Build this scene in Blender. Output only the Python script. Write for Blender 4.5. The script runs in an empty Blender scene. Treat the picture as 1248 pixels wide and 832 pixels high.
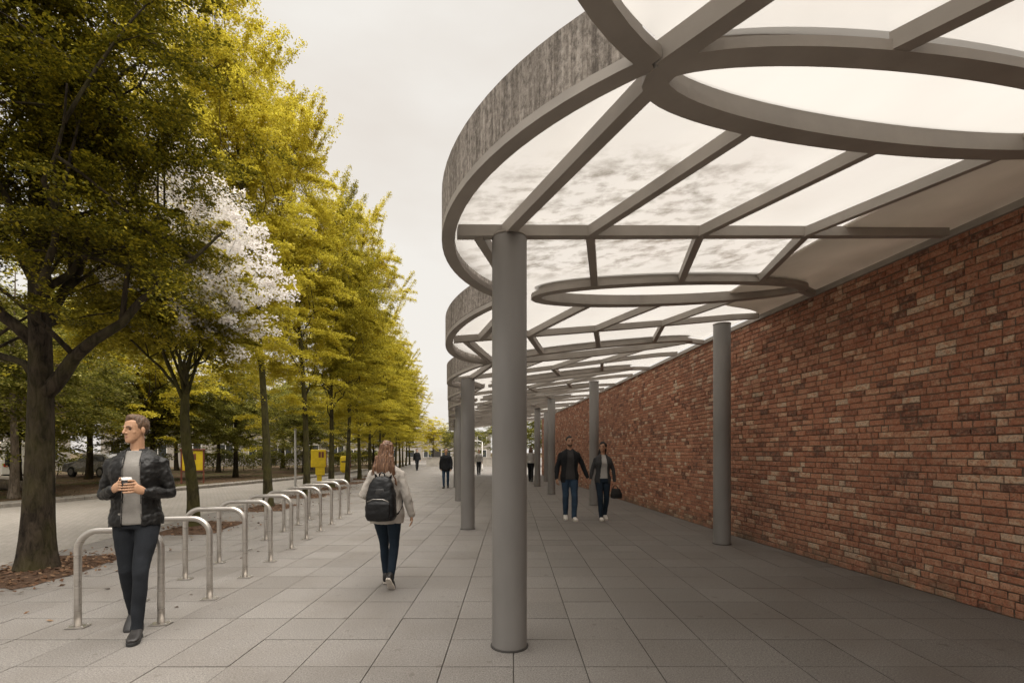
import bpy, math, random
import numpy as np
from mathutils import Vector, Matrix, noise, Euler

R = math.radians
PI = math.pi
rnd = random.Random(7)
scene = bpy.context.scene
COL = scene.collection
YAW = R(7.2)                       # the camera looks a little to the right of the street's direction
FW = Vector((math.sin(YAW), math.cos(YAW), 0))
RT = Vector((math.cos(YAW), -math.sin(YAW), 0))
EYE = 1.5


def gp(side, depth, z=0.0):
    """street point from metres to the right of and ahead of the viewpoint"""
    p = RT * side + FW * depth
    return Vector((p.x, p.y, z))


# ------------------------------------------------------------------ objects
def tag(o, label=None, cat=None, group=None, kind=None):
    if label: o['label'] = label
    if cat: o['category'] = cat
    if group: o['group'] = group
    if kind: o['kind'] = kind
    return o


def empty(name, loc, rz=0.0):
    o = bpy.data.objects.new(name, None)
    o.empty_display_size = 0.2
    COL.objects.link(o)
    o.location = loc
    o.rotation_euler = (0, 0, rz)
    return o


def copy_tree(o, parent=None):
    c = o.copy()
    COL.objects.link(c)
    c.parent = parent
    for ch in list(o.children):
        copy_tree(ch, c)
    return c


class MB:
    def __init__(self):
        self.v = []; self.f = []; self.sm = []

    def add(self, vs, fs, smooth=False):
        b = len(self.v)
        self.v.extend([tuple(p) for p in vs])
        for f in fs:
            self.f.append(tuple(i + b for i in f)); self.sm.append(smooth)

    def box(self, c, s, rz=0.0, taper=1.0, m=None):
        x, y, z = s[0] / 2, s[1] / 2, s[2] / 2
        vs = []
        for dz in (-1, 1):
            t = taper if dz > 0 else 1.0
            for dx, dy in ((-1, -1), (1, -1), (1, 1), (-1, 1)):
                p = Vector((dx * x * t, dy * y * t, dz * z))
                if rz: p = Matrix.Rotation(rz, 3, 'Z') @ p
                if m is not None: p = m @ p
                vs.append(p + Vector(c))
        self.add(vs, [(3, 2, 1, 0), (4, 5, 6, 7), (0, 1, 5, 4), (1, 2, 6, 5), (2, 3, 7, 6), (3, 0, 4, 7)])

    def rings(self, rings, cap=True, smooth=True, closed=False):
        n = len(rings[0]); b = len(self.v)
        for r in rings: self.v.extend([tuple(p) for p in r])
        m = len(rings)
        for i in range(m if closed else m - 1):
            j = (i + 1) % m
            for k in range(n):
                l = (k + 1) % n
                self.f.append((b + i * n + k, b + i * n + l, b + j * n + l, b + j * n + k)); self.sm.append(smooth)
        if cap and not closed:
            self.f.append(tuple(b + k for k in reversed(range(n)))); self.sm.append(False)
            self.f.append(tuple(b + (m - 1) * n + k for k in range(n))); self.sm.append(False)

    def tube(self, pts, rad, n=10, hint=(1, 0, 0), cap=True, smooth=True):
        """rad: one number, or per point a number or (ra, rb); ra lies along the hint"""
        pts = [Vector(p) for p in pts]
        rs = []
        h = Vector(hint)
        for i, p in enumerate(pts):
            a = pts[max(0, i - 1)]; c = pts[min(len(pts) - 1, i + 1)]
            t = (c - a)
            if t.length < 1e-9: t = Vector((0, 0, 1))
            t.normalize()
            ax = h - t * h.dot(t)
            if ax.length < 1e-3:
                ax = t.orthogonal()
            ax.normalize(); h = ax
            ay = t.cross(ax)
            r = rad if isinstance(rad, (int, float)) else rad[i]
            ra, rb = (r, r) if isinstance(r, (int, float)) else r
            rs.append([p + ax * (ra * math.cos(2 * PI * k / n)) + ay * (rb * math.sin(2 * PI * k / n)) for k in range(n)])
        self.rings(rs, cap, smooth)

    def cap_tube(self, pts, rad, n=12, hint=(1, 0, 0)):
        """a tube with rounded ends"""
        pts = [Vector(p) for p in pts]
        rr = [(r, r) if isinstance(r, (int, float)) else r for r in ([rad] * len(pts) if isinstance(rad, (int, float)) else rad)]
        d0 = (pts[0] - pts[1]).normalized(); d1 = (pts[-1] - pts[-2]).normalized()
        P = []; Q = []
        for s, c in ((0.95, 0.3), (0.75, 0.7)):
            P.append(pts[0] + d0 * (s * min(rr[0]) )); Q.append((rr[0][0] * c, rr[0][1] * c))
        P += pts; Q += rr
        for s, c in ((0.75, 0.7), (0.95, 0.3)):
            P.append(pts[-1] + d1 * (s * min(rr[-1]))); Q.append((rr[-1][0] * c, rr[-1][1] * c))
        self.tube(P, Q, n, hint)

    def ball(self, c, r, seg=16, rg=10, m=None):
        c = Vector(c); rx, ry, rz = (r, r, r) if isinstance(r, (int, float)) else r
        rings = []
        for i in range(1, rg):
            a = PI * i / rg
            ring = []
            for k in range(seg):
                p = Vector((rx * math.sin(a) * math.cos(2 * PI * k / seg), ry * math.sin(a) * math.sin(2 * PI * k / seg), -rz * math.cos(a)))
                if m is not None: p = m @ p
                ring.append(p + c)
            rings.append(ring)
        self.rings(rings, True, True)

    def lathe(self, prof, n=32, c=(0, 0, 0), smooth=True):
        c = Vector(c)
        self.rings([[c + Vector((r * math.cos(2 * PI * k / n), r * math.sin(2 * PI * k / n), z)) for k in range(n)] for r, z in prof], True, smooth)

    def mesh(self, name):
        me = bpy.data.meshes.new(name)
        me.from_pydata(self.v, [], self.f)
        me.polygons.foreach_set('use_smooth', self.sm)
        me.update()
        return me

    def build(self, name, mat, parent=None, loc=None):
        return link(name, self.mesh(name), mat, parent, loc)


def link(name, me, mat, parent=None, loc=None):
    o = bpy.data.objects.new(name, me)
    COL.objects.link(o)
    if mat is not None and not me.materials: me.materials.append(mat)
    if parent is not None: o.parent = parent
    if loc is not None: o.location = loc
    return o


def bevel(o, w, seg=2):
    m = o.modifiers.new('bevel', 'BEVEL'); m.width = w; m.segments = seg; m.limit_method = 'ANGLE'; m.angle_limit = R(40)
    return o


def remeshed(mb, voxel, smooth=4, name='m'):
    """all the overlapping pieces of mb become one continuous skin"""
    me = mb.mesh(name)
    o = bpy.data.objects.new('tmp', me); COL.objects.link(o)
    r = o.modifiers.new('r', 'REMESH'); r.mode = 'VOXEL'; r.voxel_size = voxel; r.use_smooth_shade = True
    if smooth:
        s = o.modifiers.new('s', 'SMOOTH'); s.factor = 0.5; s.iterations = smooth
    dg = bpy.context.evaluated_depsgraph_get(); dg.update()
    out = bpy.data.meshes.new_from_object(o.evaluated_get(dg))
    bpy.data.objects.remove(o); bpy.data.meshes.remove(me)
    out.name = name
    return out


def get_co(me):
    a = np.empty(len(me.vertices) * 3, np.float32); me.vertices.foreach_get('co', a); return a.reshape(-1, 3)


def set_co(me, a):
    me.vertices.foreach_set('co', a.astype(np.float32).ravel()); me.update()


def wrinkle(me, amp, sc=(1, 1, 1), seed=0.0, detail=2):
    co = get_co(me); nn = np.empty(len(me.vertices) * 3, np.float32)
    me.vertices.foreach_get('normal', nn); nn = nn.reshape(-1, 3)
    d = np.empty(len(co), np.float32)
    for i, p in enumerate(co):
        d[i] = noise.fractal(Vector((p[0] * sc[0] + seed, p[1] * sc[1], p[2] * sc[2])), 1.0, 2.0, detail)
    set_co(me, co + nn * (d * amp)[:, None])


# ------------------------------------------------------------------ materials
class NT:
    def __init__(self, name):
        self.m = bpy.data.materials.new(name); self.m.use_nodes = True
        self.t = self.m.node_tree; self.t.nodes.clear()
        self.out = self.n('ShaderNodeOutputMaterial')

    def n(self, kind, ins=None, **kw):
        nd = self.t.nodes.new(kind)
        for k, v in kw.items(): setattr(nd, k, v)
        for k, v in (ins or {}).items(): self.set(nd, k, v)
        return nd

    def set(self, nd, k, v):
        s = nd.inputs[k]
        if isinstance(v, bpy.types.NodeSocket): self.t.links.new(v, s)
        elif isinstance(v, (tuple, list)) and len(v) == 3 and s.type == 'RGBA': s.default_value = (*v, 1)
        else: s.default_value = v

    def coord(self, scale=(1, 1, 1), which='Object', rot=(0, 0, 0)):
        c = self.n('ShaderNodeTexCoord')
        return self.n('ShaderNodeMapping', {'Vector': c.outputs[which], 'Scale': scale, 'Rotation': rot}).outputs[0]

    def noise(self, vec, scale, detail=4, rough=0.55, dist=0.0):
        return self.n('ShaderNodeTexNoise', {'Vector': vec, 'Scale': scale, 'Detail': detail, 'Roughness': rough, 'Distortion': dist}).outputs[0]

    def ramp(self, fac, stops, interp='LINEAR'):
        nd = self.n('ShaderNodeValToRGB', {'Fac': fac}); cr = nd.color_ramp; cr.interpolation = interp
        while len(cr.elements) > 1: cr.elements.remove(cr.elements[-1])
        for i, (p, c) in enumerate(stops):
            e = cr.elements[0] if i == 0 else cr.elements.new(p)
            e.position = p; e.color = (*c, 1) if len(c) == 3 else c
        return nd.outputs[0]

    def g(self, *stops):
        return [(p, (v, v, v)) for p, v in stops]

    def mix(self, fac, a, b, mode='MIX'):
        nd = self.n('ShaderNodeMix', data_type='RGBA', blend_type=mode)
        for i, v in ((0, fac), (6, a), (7, b)):
            s = nd.inputs[i]
            if isinstance(v, bpy.types.NodeSocket): self.t.links.new(v, s)
            elif isinstance(v, (tuple, list)): s.default_value = (*v[:3], 1)
            else: s.default_value = v
        return nd.outputs[2]

    def math(self, op, a, b=0.0):
        nd = self.n('ShaderNodeMath', operation=op)
        for i, v in ((0, a), (1, b)):
            if isinstance(v, bpy.types.NodeSocket): self.t.links.new(v, nd.inputs[i])
            else: nd.inputs[i].default_value = v
        return nd.outputs[0]

    def bump(self, h, strength=0.3, dist=0.01):
        return self.n('ShaderNodeBump', {'Height': h, 'Strength': strength, 'Distance': dist}).outputs[0]

    def bsdf(self, color, rough=0.6, normal=None, metal=0.0, spec=0.5, **kw):
        ins = {'Base Color': color, 'Roughness': rough, 'Metallic': metal, 'Specular IOR Level': spec}
        if normal is not None: ins['Normal'] = normal
        ins.update(kw)
        b = self.n('ShaderNodeBsdfPrincipled', ins)
        self.t.links.new(b.outputs[0], self.out.inputs[0])
        return self.m

    def rand(self):
        return self.n('ShaderNodeNewGeometry').outputs['Random Per Island']


def plain(name, col, rough=0.6, var=0.18, scale=6.0, bump=0.1, metal=0.0, spec=0.4, bdist=0.004, stretch=(1, 1, 1)):
    t = NT(name); c = t.coord(stretch)
    nz = t.noise(c, scale, 5)
    dark = tuple(x * (1 - var) for x in col); lite = tuple(min(1, x * (1 + var)) for x in col)
    colr = t.ramp(nz, [(0.3, dark), (0.7, lite)])
    fine = t.noise(c, scale * 9, 3)
    rg = t.ramp(nz, t.g((0.3, max(0.04, rough - 0.08)), (0.7, min(1, rough + 0.08))))
    return t.bsdf(colr, rg, t.bump(fine, bump, bdist), metal, spec)


def fabric(name, col, var=0.15, scale=180, rough=0.85, spec=0.2, bump=0.35, bd=0.002, big=9.0):
    t = NT(name); c = t.coord()
    a = t.noise(c, big, 4); b = t.noise(c, scale, 2)
    dark = tuple(x * (1 - var) for x in col); lite = tuple(min(1, x * (1 + var)) for x in col)
    colr = t.mix(0.5, t.ramp(a, [(0.3, dark), (0.7, lite)]), t.ramp(b, [(0.3, dark), (0.7, lite)]))
    return t.bsdf(colr, rough, t.bump(b, bump, bd), 0, spec)


M = {}
M['steel_paint'] = plain('grey_painted_steel', (0.305, 0.276, 0.243), 0.6, 0.14, 3.0, 0.12)
M['column_paint'] = plain('grey_column_paint', (0.195, 0.183, 0.170), 0.62, 0.16, 2.5, 0.06, stretch=(1, 1, 0.3))
M['dark_joint'] = plain('dark_joint', (0.04, 0.036, 0.032), 0.8)


def m_opal():
    t = NT('opal_reflection_sheet'); n_ = t.noise(t.coord(), 2.0, 4)  # grey of a reflection in the roof glass, given to an added sheet
    col = t.ramp(n_, [(0.3, (0.60, 0.55, 0.49)), (0.7, (0.68, 0.62, 0.56))])
    d = t.n('ShaderNodeBsdfDiffuse', {'Color': col}).outputs[0]; tr = t.n('ShaderNodeBsdfTranslucent', {'Color': col}).outputs[0]
    t.t.links.new(t.n('ShaderNodeMixShader', {0: 0.52, 1: d, 2: tr}).outputs[0], t.out.inputs[0])
    return t.m



M['white_paint'] = plain('white_paint', (0.75, 0.72, 0.68), 0.5, 0.06, 4)
M['black_rubber'] = plain('black_rubber', (0.02, 0.02, 0.02), 0.7, 0.2, 20)


def m_wood():
    t = NT('weathered_timber_fascia')
    c = t.coord((1, 1, 1)); s = t.coord((14, 14, 0.5)); s2 = t.coord((40, 40, 1.2))
    a = t.noise(s, 1.6, 6, 0.65); b = t.noise(s2, 1.5, 4, 0.6); d = t.noise(c, 3.0, 3)
    col = t.ramp(a, [(0.30, (0.05, 0.042, 0.035)), (0.42, (0.16, 0.139, 0.119)), (0.56, (0.29, 0.258, 0.226)), (0.72, (0.42, 0.382, 0.342))])
    col = t.mix(0.55, col, t.ramp(b, [(0.35, (0.04, 0.03, 0.024)), (0.65, (0.34, 0.29, 0.24))]), 'MULTIPLY') if False else t.mix(0.4, col, t.ramp(b, [(0.38, (0.11, 0.09, 0.073)), (0.62, (0.42, 0.37, 0.32))]))
    gr = t.noise(t.coord((1, 1, .55)), 46, 5, 0.75)
    col = t.mix(t.ramp(gr, t.g((0.36, 0.75), (0.52, 0.0))), col, (0.07, 0.06, 0.052))
    col = t.mix(t.ramp(gr, t.g((0.53, 0.0), (0.68, 0.6))), col, (0.46, 0.42, 0.375))
    kn = t.n('ShaderNodeTexVoronoi', {'Vector': t.coord((3.2, 3.2, 2.6)), 'Scale': 1.6, 'Randomness': 1.0}).outputs[0]
    col = t.mix(t.ramp(kn, t.g((0.03, 0.85), (0.075, 0.0))), col, (0.02, 0.014, 0.01))
    col = t.mix(t.ramp(d, t.g((0.45, 0.0), (0.75, 0.35))), col, (0.09, 0.075, 0.06))
    return t.bsdf(col, 0.85, t.bump(t.math('ADD', t.math('ADD', a, b), gr), 0.6, 0.010), 0, 0.2)


M['wood'] = m_wood()
M['reflection_grey'] = m_opal()


def m_glass():
    """milky roof glass with blotchy leaf shadows painted into its colour"""
    t = NT('roof_glass'); c = t.coord()
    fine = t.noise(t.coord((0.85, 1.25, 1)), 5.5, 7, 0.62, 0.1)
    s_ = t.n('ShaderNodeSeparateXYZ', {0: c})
    def leaf_shade(x, y, rx, ry, a):                 # soft oval area where leaf shadows are painted into the glass
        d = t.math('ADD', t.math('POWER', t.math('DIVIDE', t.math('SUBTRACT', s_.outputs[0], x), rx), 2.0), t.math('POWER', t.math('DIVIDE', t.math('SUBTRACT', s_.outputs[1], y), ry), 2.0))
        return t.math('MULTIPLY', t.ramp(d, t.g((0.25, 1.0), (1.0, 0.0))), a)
    area = t.math('MAXIMUM', leaf_shade(1.15, 3.55, 1.5, 0.75, 1.0), leaf_shade(1.3, 4.45, 1.6, 0.75, 1.0))
    area = t.math('MAXIMUM', area, leaf_shade(3.0, 4.75, 0.9, 0.6, 0.9))
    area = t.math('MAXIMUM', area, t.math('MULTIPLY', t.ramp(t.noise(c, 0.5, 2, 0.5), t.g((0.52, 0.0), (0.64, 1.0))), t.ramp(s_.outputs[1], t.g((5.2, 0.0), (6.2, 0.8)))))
    leaf_shadow = t.math('MULTIPLY', t.ramp(fine, t.g((0.45, 0.0), (0.66, 1.0))), area)  # blotches of leaf shadow, mixed into the glass colour below
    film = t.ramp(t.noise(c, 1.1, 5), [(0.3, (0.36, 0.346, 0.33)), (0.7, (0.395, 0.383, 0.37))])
    tr = t.n('ShaderNodeBsdfTranslucent', {'Color': t.mix(leaf_shadow, film, (0.165, 0.15, 0.132))}).outputs[0]
    gl = t.n('ShaderNodeBsdfGlossy', {'Color': (0.9, 0.9, 0.9), 'Roughness': 0.12}).outputs[0]
    fr = t.math('MULTIPLY', t.n('ShaderNodeFresnel', {'IOR': 1.3}).outputs[0], 0.22)
    t.t.links.new(t.n('ShaderNodeMixShader', {0: fr, 1: tr, 2: gl}).outputs[0], t.out.inputs[0])
    return t.m


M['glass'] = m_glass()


def m_clean():
    t = NT('clean_milky_glass')
    col = t.ramp(t.noise(t.coord(), 1.0, 4), [(0.3, (0.33, 0.318, 0.303)), (0.7, (0.355, 0.344, 0.33))])
    tr = t.n('ShaderNodeBsdfTranslucent', {'Color': col}).outputs[0]
    gl = t.n('ShaderNodeBsdfGlossy', {'Roughness': 0.12}).outputs[0]
    t.t.links.new(t.n('ShaderNodeMixShader', {0: 0.02, 1: tr, 2: gl}).outputs[0], t.out.inputs[0])
    return t.m


M['clean_glass'] = m_clean()


def m_brick():
    t = NT('old_red_brick'); r = t.rand(); c = t.coord()
    pn = t.noise(t.coord((1, 1, 1.6)), 14, 6, 0.7)
    r = t.math('ADD', r, t.math('MULTIPLY', t.math('SUBTRACT', pn, 0.5), 0.95))
    col = t.ramp(r, [(0.0, (0.11, 0.054, 0.039)), (0.12, (0.29, 0.115, 0.069)), (0.36, (0.385, 0.16, 0.093)), (0.70, (0.46, 0.205, 0.122)),
                     (0.84, (0.52, 0.27, 0.165)), (0.92, (0.62, 0.41, 0.27)), (0.99, (0.70, 0.55, 0.40)), (1.0, (0.54, 0.43, 0.32))])
    big = t.noise(c, 0.45, 4)
    col = t.mix(t.ramp(big, t.g((0.35, 0.5), (0.65, 0.0))), col, (0.16, 0.075, 0.052))
    gr = t.noise(c, 26, 6, 0.7)
    col = t.mix(t.ramp(gr, t.g((0.46, 0.0), (0.72, 0.75))), col, (0.45, 0.31, 0.22))
    col = t.mix(t.ramp(t.noise(c, 60, 3), t.g((0.3, 0.6), (0.5, 0.0))), col, (0.06, 0.036, 0.027))
    sx = t.n('ShaderNodeSeparateXYZ', {0: c})
    low = t.math('MULTIPLY', t.ramp(sx.outputs[2], t.g((0.02, 0.75), (0.30, 0.0))), t.ramp(t.noise(c, 3.5, 5), t.g((0.38, 0.0), (0.6, 1.0))))
    col = t.mix(low, col, (0.115, 0.105, 0.075))
    return t.bsdf(col, 0.92, t.bump(gr, 0.6, 0.008), 0, 0.2)


M['brick'] = m_brick()
M['mortar'] = plain('dark_mortar', (0.13, 0.098, 0.075), 0.95, 0.4, 14, 0.6, bdist=0.01, spec=0.1)


def m_slab():
    t = NT('concrete_slabs'); r = t.rand(); c = t.coord()
    col = t.ramp(r, [(0.0, (0.172, 0.160, 0.148)), (0.5, (0.187, 0.174, 0.161)), (0.9, (0.202, 0.189, 0.175)), (1.0, (0.158, 0.147, 0.136))])
    ag = t.noise(c, 95, 4, 0.8)
    col = t.mix(t.ramp(ag, t.g((0.34, 0.85), (0.52, 0.0))), col, (0.062, 0.054, 0.046))
    col = t.mix(t.ramp(ag, t.g((0.52, 0.0), (0.68, 0.8))), col, (0.34, 0.305, 0.265))
    st = t.noise(c, 1.1, 6, 0.6)
    col = t.mix(t.ramp(st, t.g((0.42, 0.0), (0.68, 0.5))), col, (0.115, 0.099, 0.084))
    sp = t.noise(c, 9, 3, 0.5)
    col = t.mix(t.ramp(sp, t.g((0.66, 0.0), (0.72, 0.5))), col, (0.085, 0.072, 0.06))
    return t.bsdf(col, t.ramp(st, t.g((0.4, 0.82), (0.7, 0.6))), t.bump(ag, 0.4, 0.003), 0, 0.3)


M['slab'] = m_slab()
M['sand'] = plain('joint_sand', (0.075, 0.065, 0.054), 0.95, 0.4, 8, 0.3)


def m_setts():
    t = NT('pale_setts'); c = t.coord((1, 1, 1), rot=(0, 0, R(12)))
    b = t.n('ShaderNodeTexBrick', {'Vector': c, 'Color1': (0.285, 0.26, 0.23), 'Color2': (0.235, 0.213, 0.187), 'Mortar': (0.175, 0.156, 0.134),
                                    'Scale': 1.0, 'Mortar Size': 0.009, 'Mortar Smooth': 0.3, 'Brick Width': 0.15, 'Row Height': 0.10, 'Bias': 0.0})
    st = t.noise(c, 0.5, 5); fi = t.noise(c, 40, 4)
    col = t.mix(t.ramp(st, t.g((0.4, 0.0), (0.7, 0.5))), b.outputs[0], (0.17, 0.153, 0.13))
    col = t.mix(t.ramp(fi, t.g((0.45, 0.0), (0.7, 0.4))), col, (0.36, 0.335, 0.30))
    h = t.math('SUBTRACT', t.math('MULTIPLY', fi, 0.4), b.outputs[1])
    return t.bsdf(col, 0.8, t.bump(h, 0.6, 0.012), 0, 0.3)


M['setts'] = m_setts()
M['kerb'] = plain('granite_kerb', (0.22, 0.20, 0.175), 0.8, 0.3, 5, 0.3)


def m_park():
    t = NT('park_earth'); c = t.coord()
    a = t.noise(c, 0.35, 5); b = t.noise(c, 12, 5, 0.7)
    col = t.ramp(a, [(0.40, (0.10, 0.066, 0.044)), (0.52, (0.075, 0.058, 0.033)), (0.62, (0.06, 0.068, 0.02))])
    col = t.mix(t.ramp(b, t.g((0.45, 0.0), (0.7, 0.7))), col, (0.19, 0.125, 0.08))
    return t.bsdf(col, 0.95, t.bump(b, 0.8, 0.04), 0, 0.1)


M['park'] = m_park()
M['litter'] = plain('leaf_litter_soil', (0.085, 0.052, 0.034), 0.95, 0.5, 18, 0.8, bdist=0.02, spec=0.1)


def m_bark(name, c1, c2, moss=0.0):
    t = NT(name); c = t.coord((1, 1, 0.28))
    a = t.noise(c, 16, 6, 0.65, 0.8); b = t.noise(t.coord(), 2.2, 4)
    col = t.ramp(a, [(0.35, c1), (0.62, c2)])
    if moss: col = t.mix(t.ramp(b, t.g((0.42, 0.0), (0.65, moss))), col, (0.075, 0.07, 0.018))
    return t.bsdf(col, 0.95, t.bump(a, 0.9, 0.03), 0, 0.15)


M['bark'] = m_bark('brown_bark', (0.011, 0.008, 0.0055), (0.05, 0.038, 0.026), 0.3)
M['bark_moss'] = m_bark('mossy_bark', (0.016, 0.014, 0.007), (0.06, 0.05, 0.024), 0.7)
M['bark_pale'] = m_bark('pale_bark', (0.10, 0.08, 0.058), (0.24, 0.195, 0.15))


def m_leaf(name, stops, trans=0.38, big=(0.55, (0.02, 0.022, 0.005))):
    t = NT(name); r = t.rand()
    col = t.ramp(r, stops)
    if big: col = t.mix(t.ramp(t.noise(t.coord(), big[0] if big[0] > 0.6 else 0.8, 3), t.g((0.45, 0.0), (0.68, 0.45))), col, big[1])
    d = t.n('ShaderNodeBsdfPrincipled', {'Base Color': col, 'Roughness': 0.6, 'Specular IOR Level': 0.12}).outputs[0]
    tl = t.n('ShaderNodeBsdfTranslucent', {'Color': col}).outputs[0]
    m = t.n('ShaderNodeMixShader', {0: trans, 1: d, 2: tl}).outputs[0]
    t.t.links.new(m, t.out.inputs[0])
    return t.m


M['leaf_dark'] = m_leaf('olive_leaves', [(0, (0.066, 0.065, 0.007)), (0.45, (0.125, 0.113, 0.010)), (0.8, (0.235, 0.193, 0.014)), (1, (0.38, 0.30, 0.022))])
M['leaf_gold'] = m_leaf('yellow_green_leaves', [(0, (0.40, 0.345, 0.032)), (0.4, (0.54, 0.455, 0.042)), (0.8, (0.66, 0.56, 0.065)), (1, (0.73, 0.63, 0.13))], 0.57, (0.7, (0.36, 0.32, 0.03)))
M['leaf_mid'] = m_leaf('green_gold_leaves', [(0, (0.21, 0.19, 0.02)), (0.45, (0.345, 0.295, 0.027)), (0.8, (0.48, 0.40, 0.04)), (1, (0.57, 0.48, 0.08))], 0.53, (0.7, (0.11, 0.11, 0.01)))
M['leaf_park'] = m_leaf('deep_green_leaves', [(0, (0.095, 0.105, 0.02)), (0.45, (0.185, 0.182, 0.028)), (0.8, (0.31, 0.285, 0.05)), (1, (0.46, 0.42, 0.15))], 0.48)
M['blossom'] = m_leaf('white_blossom', [(0, (0.84, 0.79, 0.76)), (0.5, (0.90, 0.87, 0.84)), (1, (0.94, 0.92, 0.90))], 0.5, None)
M['dead_leaf'] = m_leaf('fallen_leaves', [(0, (0.05, 0.026, 0.015)), (0.4, (0.11, 0.058, 0.032)), (0.8, (0.17, 0.10, 0.058)), (1, (0.25, 0.165, 0.10))], 0.1, None)
M['brushed_steel'] = plain('brushed_steel', (0.46, 0.43, 0.395), 0.33, 0.10, 5, 0.15, metal=0.85, spec=0.5, stretch=(1, 1, 14))
# ------------------------------------------------------------------ world, light, camera
SUN_EL, SUN_AZ = R(50), R(150)         # azimuth measured from +Y towards +X
w = bpy.data.worlds.new('World'); scene.world = w; w.use_nodes = True
nt = w.node_tree; nt.nodes.clear()


def wn(kind, **kw):
    n = nt.nodes.new(kind)
    for k, v in kw.items(): setattr(n, k, v)
    return n


wo = wn('ShaderNodeOutputWorld'); bg = wn('ShaderNodeBackground')
sky = wn('ShaderNodeTexSky', sky_type='NISHITA', sun_disc=False, sun_elevation=SUN_EL, sun_rotation=SUN_AZ, dust_density=6.0, air_density=1.0)
bw = wn('ShaderNodeRGBToBW'); nt.links.new(sky.outputs[0], bw.inputs[0])
tint = wn('ShaderNodeMix', data_type='RGBA', blend_type='MULTIPLY'); tint.inputs[0].default_value = 1.0
nt.links.new(bw.outputs[0], tint.inputs[6]); tint.inputs[7].default_value = (1.0, 0.945, 0.88, 1)
tc = wn('ShaderNodeTexCoord'); mp = wn('ShaderNodeMapping'); mp.inputs['Scale'].default_value = (1.0, 1.0, 2.6)
nt.links.new(tc.outputs['Generated'], mp.inputs[0])
nz = wn('ShaderNodeTexNoise'); nz.inputs['Scale'].default_value = 1.7; nz.inputs['Detail'].default_value = 5; nz.inputs['Roughness'].default_value = 0.5
nt.links.new(mp.outputs[0], nz.inputs['Vector'])
cr = wn('ShaderNodeValToRGB'); nt.links.new(nz.outputs[0], cr.inputs[0])
cr.color_ramp.elements[0].position = 0.34; cr.color_ramp.elements[0].color = (0.84, 0.78, 0.715, 1)
cr.color_ramp.elements[1].position = 0.60; cr.color_ramp.elements[1].color = (0.95, 0.915, 0.86, 1)
cl = wn('ShaderNodeMix', data_type='RGBA', blend_type='MULTIPLY'); cl.inputs[0].default_value = 1.0
nt.links.new(cr.outputs[0], cl.inputs[6]); cl.inputs[7].default_value = (10, 10, 10, 1)
# an overcast sky is several times brighter overhead than towards the horizon
sz = wn('ShaderNodeSeparateXYZ'); nt.links.new(tc.outputs['Generated'], sz.inputs[0])
mr = wn('ShaderNodeMapRange', interpolation_type='SMOOTHSTEP'); nt.links.new(sz.outputs[2], mr.inputs[0])
mr.inputs[1].default_value = 0.68; mr.inputs[2].default_value = 1.0; mr.inputs[3].default_value = 10.0; mr.inputs[4].default_value = 86.0
nt.links.new(mr.outputs[0], cl.inputs[7])
mx = wn('ShaderNodeMix', data_type='RGBA'); mx.inputs[0].default_value = 0.93       # the cloud sheet covers nearly all of the sky
nt.links.new(tint.outputs[2], mx.inputs[6]); nt.links.new(cl.outputs[2], mx.inputs[7])
nt.links.new(mx.outputs[2], bg.inputs[0]); bg.inputs[1].default_value = 0.1
nt.links.new(bg.outputs[0], wo.inputs[0])

sun = bpy.data.lights.new('sun', 'SUN'); sun.energy = 1.5; sun.angle = R(22); sun.color = (1.0, 0.93, 0.82)
so = bpy.data.objects.new('sun', sun); COL.objects.link(so)
sd = Vector((math.sin(SUN_AZ) * math.cos(SUN_EL), math.cos(SUN_AZ) * math.cos(SUN_EL), math.sin(SUN_EL)))
so.rotation_euler = sd.to_track_quat('Z', 'Y').to_euler(); so.location = sd * 60

cam = bpy.data.cameras.new('camera'); co_ = bpy.data.objects.new('camera', cam); COL.objects.link(co_)
co_.location = (0, 0, EYE); co_.rotation_euler = (R(90), 0, -YAW)
cam.sensor_width = 36; cam.lens = 36 * 600 / 1248; cam.shift_y = 135 / 1248; cam.clip_end = 4000; cam.clip_start = 0.05
scene.camera = co_
scene.view_settings.view_transform = 'Standard'; scene.view_settings.look = 'None'
scene.view_settings.exposure = 0.0; scene.view_settings.gamma = 1.0
scene.cycles.max_bounces = 8; scene.cycles.transparent_max_bounces = 24; scene.cycles.diffuse_bounces = 4
scene.cycles.use_denoising = True
try: scene.cycles.denoiser = 'OPENIMAGEDENOISE'
except Exception: pass

# ------------------------------------------------------------------ curves of the place
KERB = -5.9


def wv(u):
    x = max(0.0, u - 8.5)
    return 5.06 + 0.05 * x - 0.0004 * x * x


def sst(t):
    t = max(0.0, min(1.0, t)); return t * t * (3 - 2 * t)


def zc(v, u):
    """underside of the canopy: it climbs towards the wall and dips along its free edge"""
    return 3.17 + 0.51 * (v - 0.45) / (wv(u) - 0.45) - 0.23 * sst((u - 4) / 5.4) * max(0.0, min(1.1, 1 - v / 4.5))


# ------------------------------------------------------------------ ground
def sheet(name, poly, z, mat, kind='structure'):
    b = MB(); b.add([(x, y, z) for x, y in poly], [tuple(range(len(poly)))])
    return tag(b.build(name, mat), kind=kind)


sheet('ground', [(-1500, -1500), (1500, -1500), (1500, 1500), (-1500, 1500)], -0.16, M['park'])
far = [(-19, -20), (-16.5, 2), (-14.6, 9), (-12.7, 15.8), (-11.25, 21.6), (-8.64, 31.3), (-7.6, 38), (-7.1, 46), (-6.9, 60), (-6.8, 140)]
sheet('road', [(KERB - 0.1, -20), (KERB - 0.1, 140)] + [(x, y) for x, y in reversed(far)], -0.09, M['setts'])
b = MB(); n = len(far)
b.add([(x, y, -0.02) for x, y in far] + [(-140, 140, -0.02), (-140, -20, -0.02)], [tuple(range(n + 2))])
tag(b.build('park_ground', M['park']), kind='structure')
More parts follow.
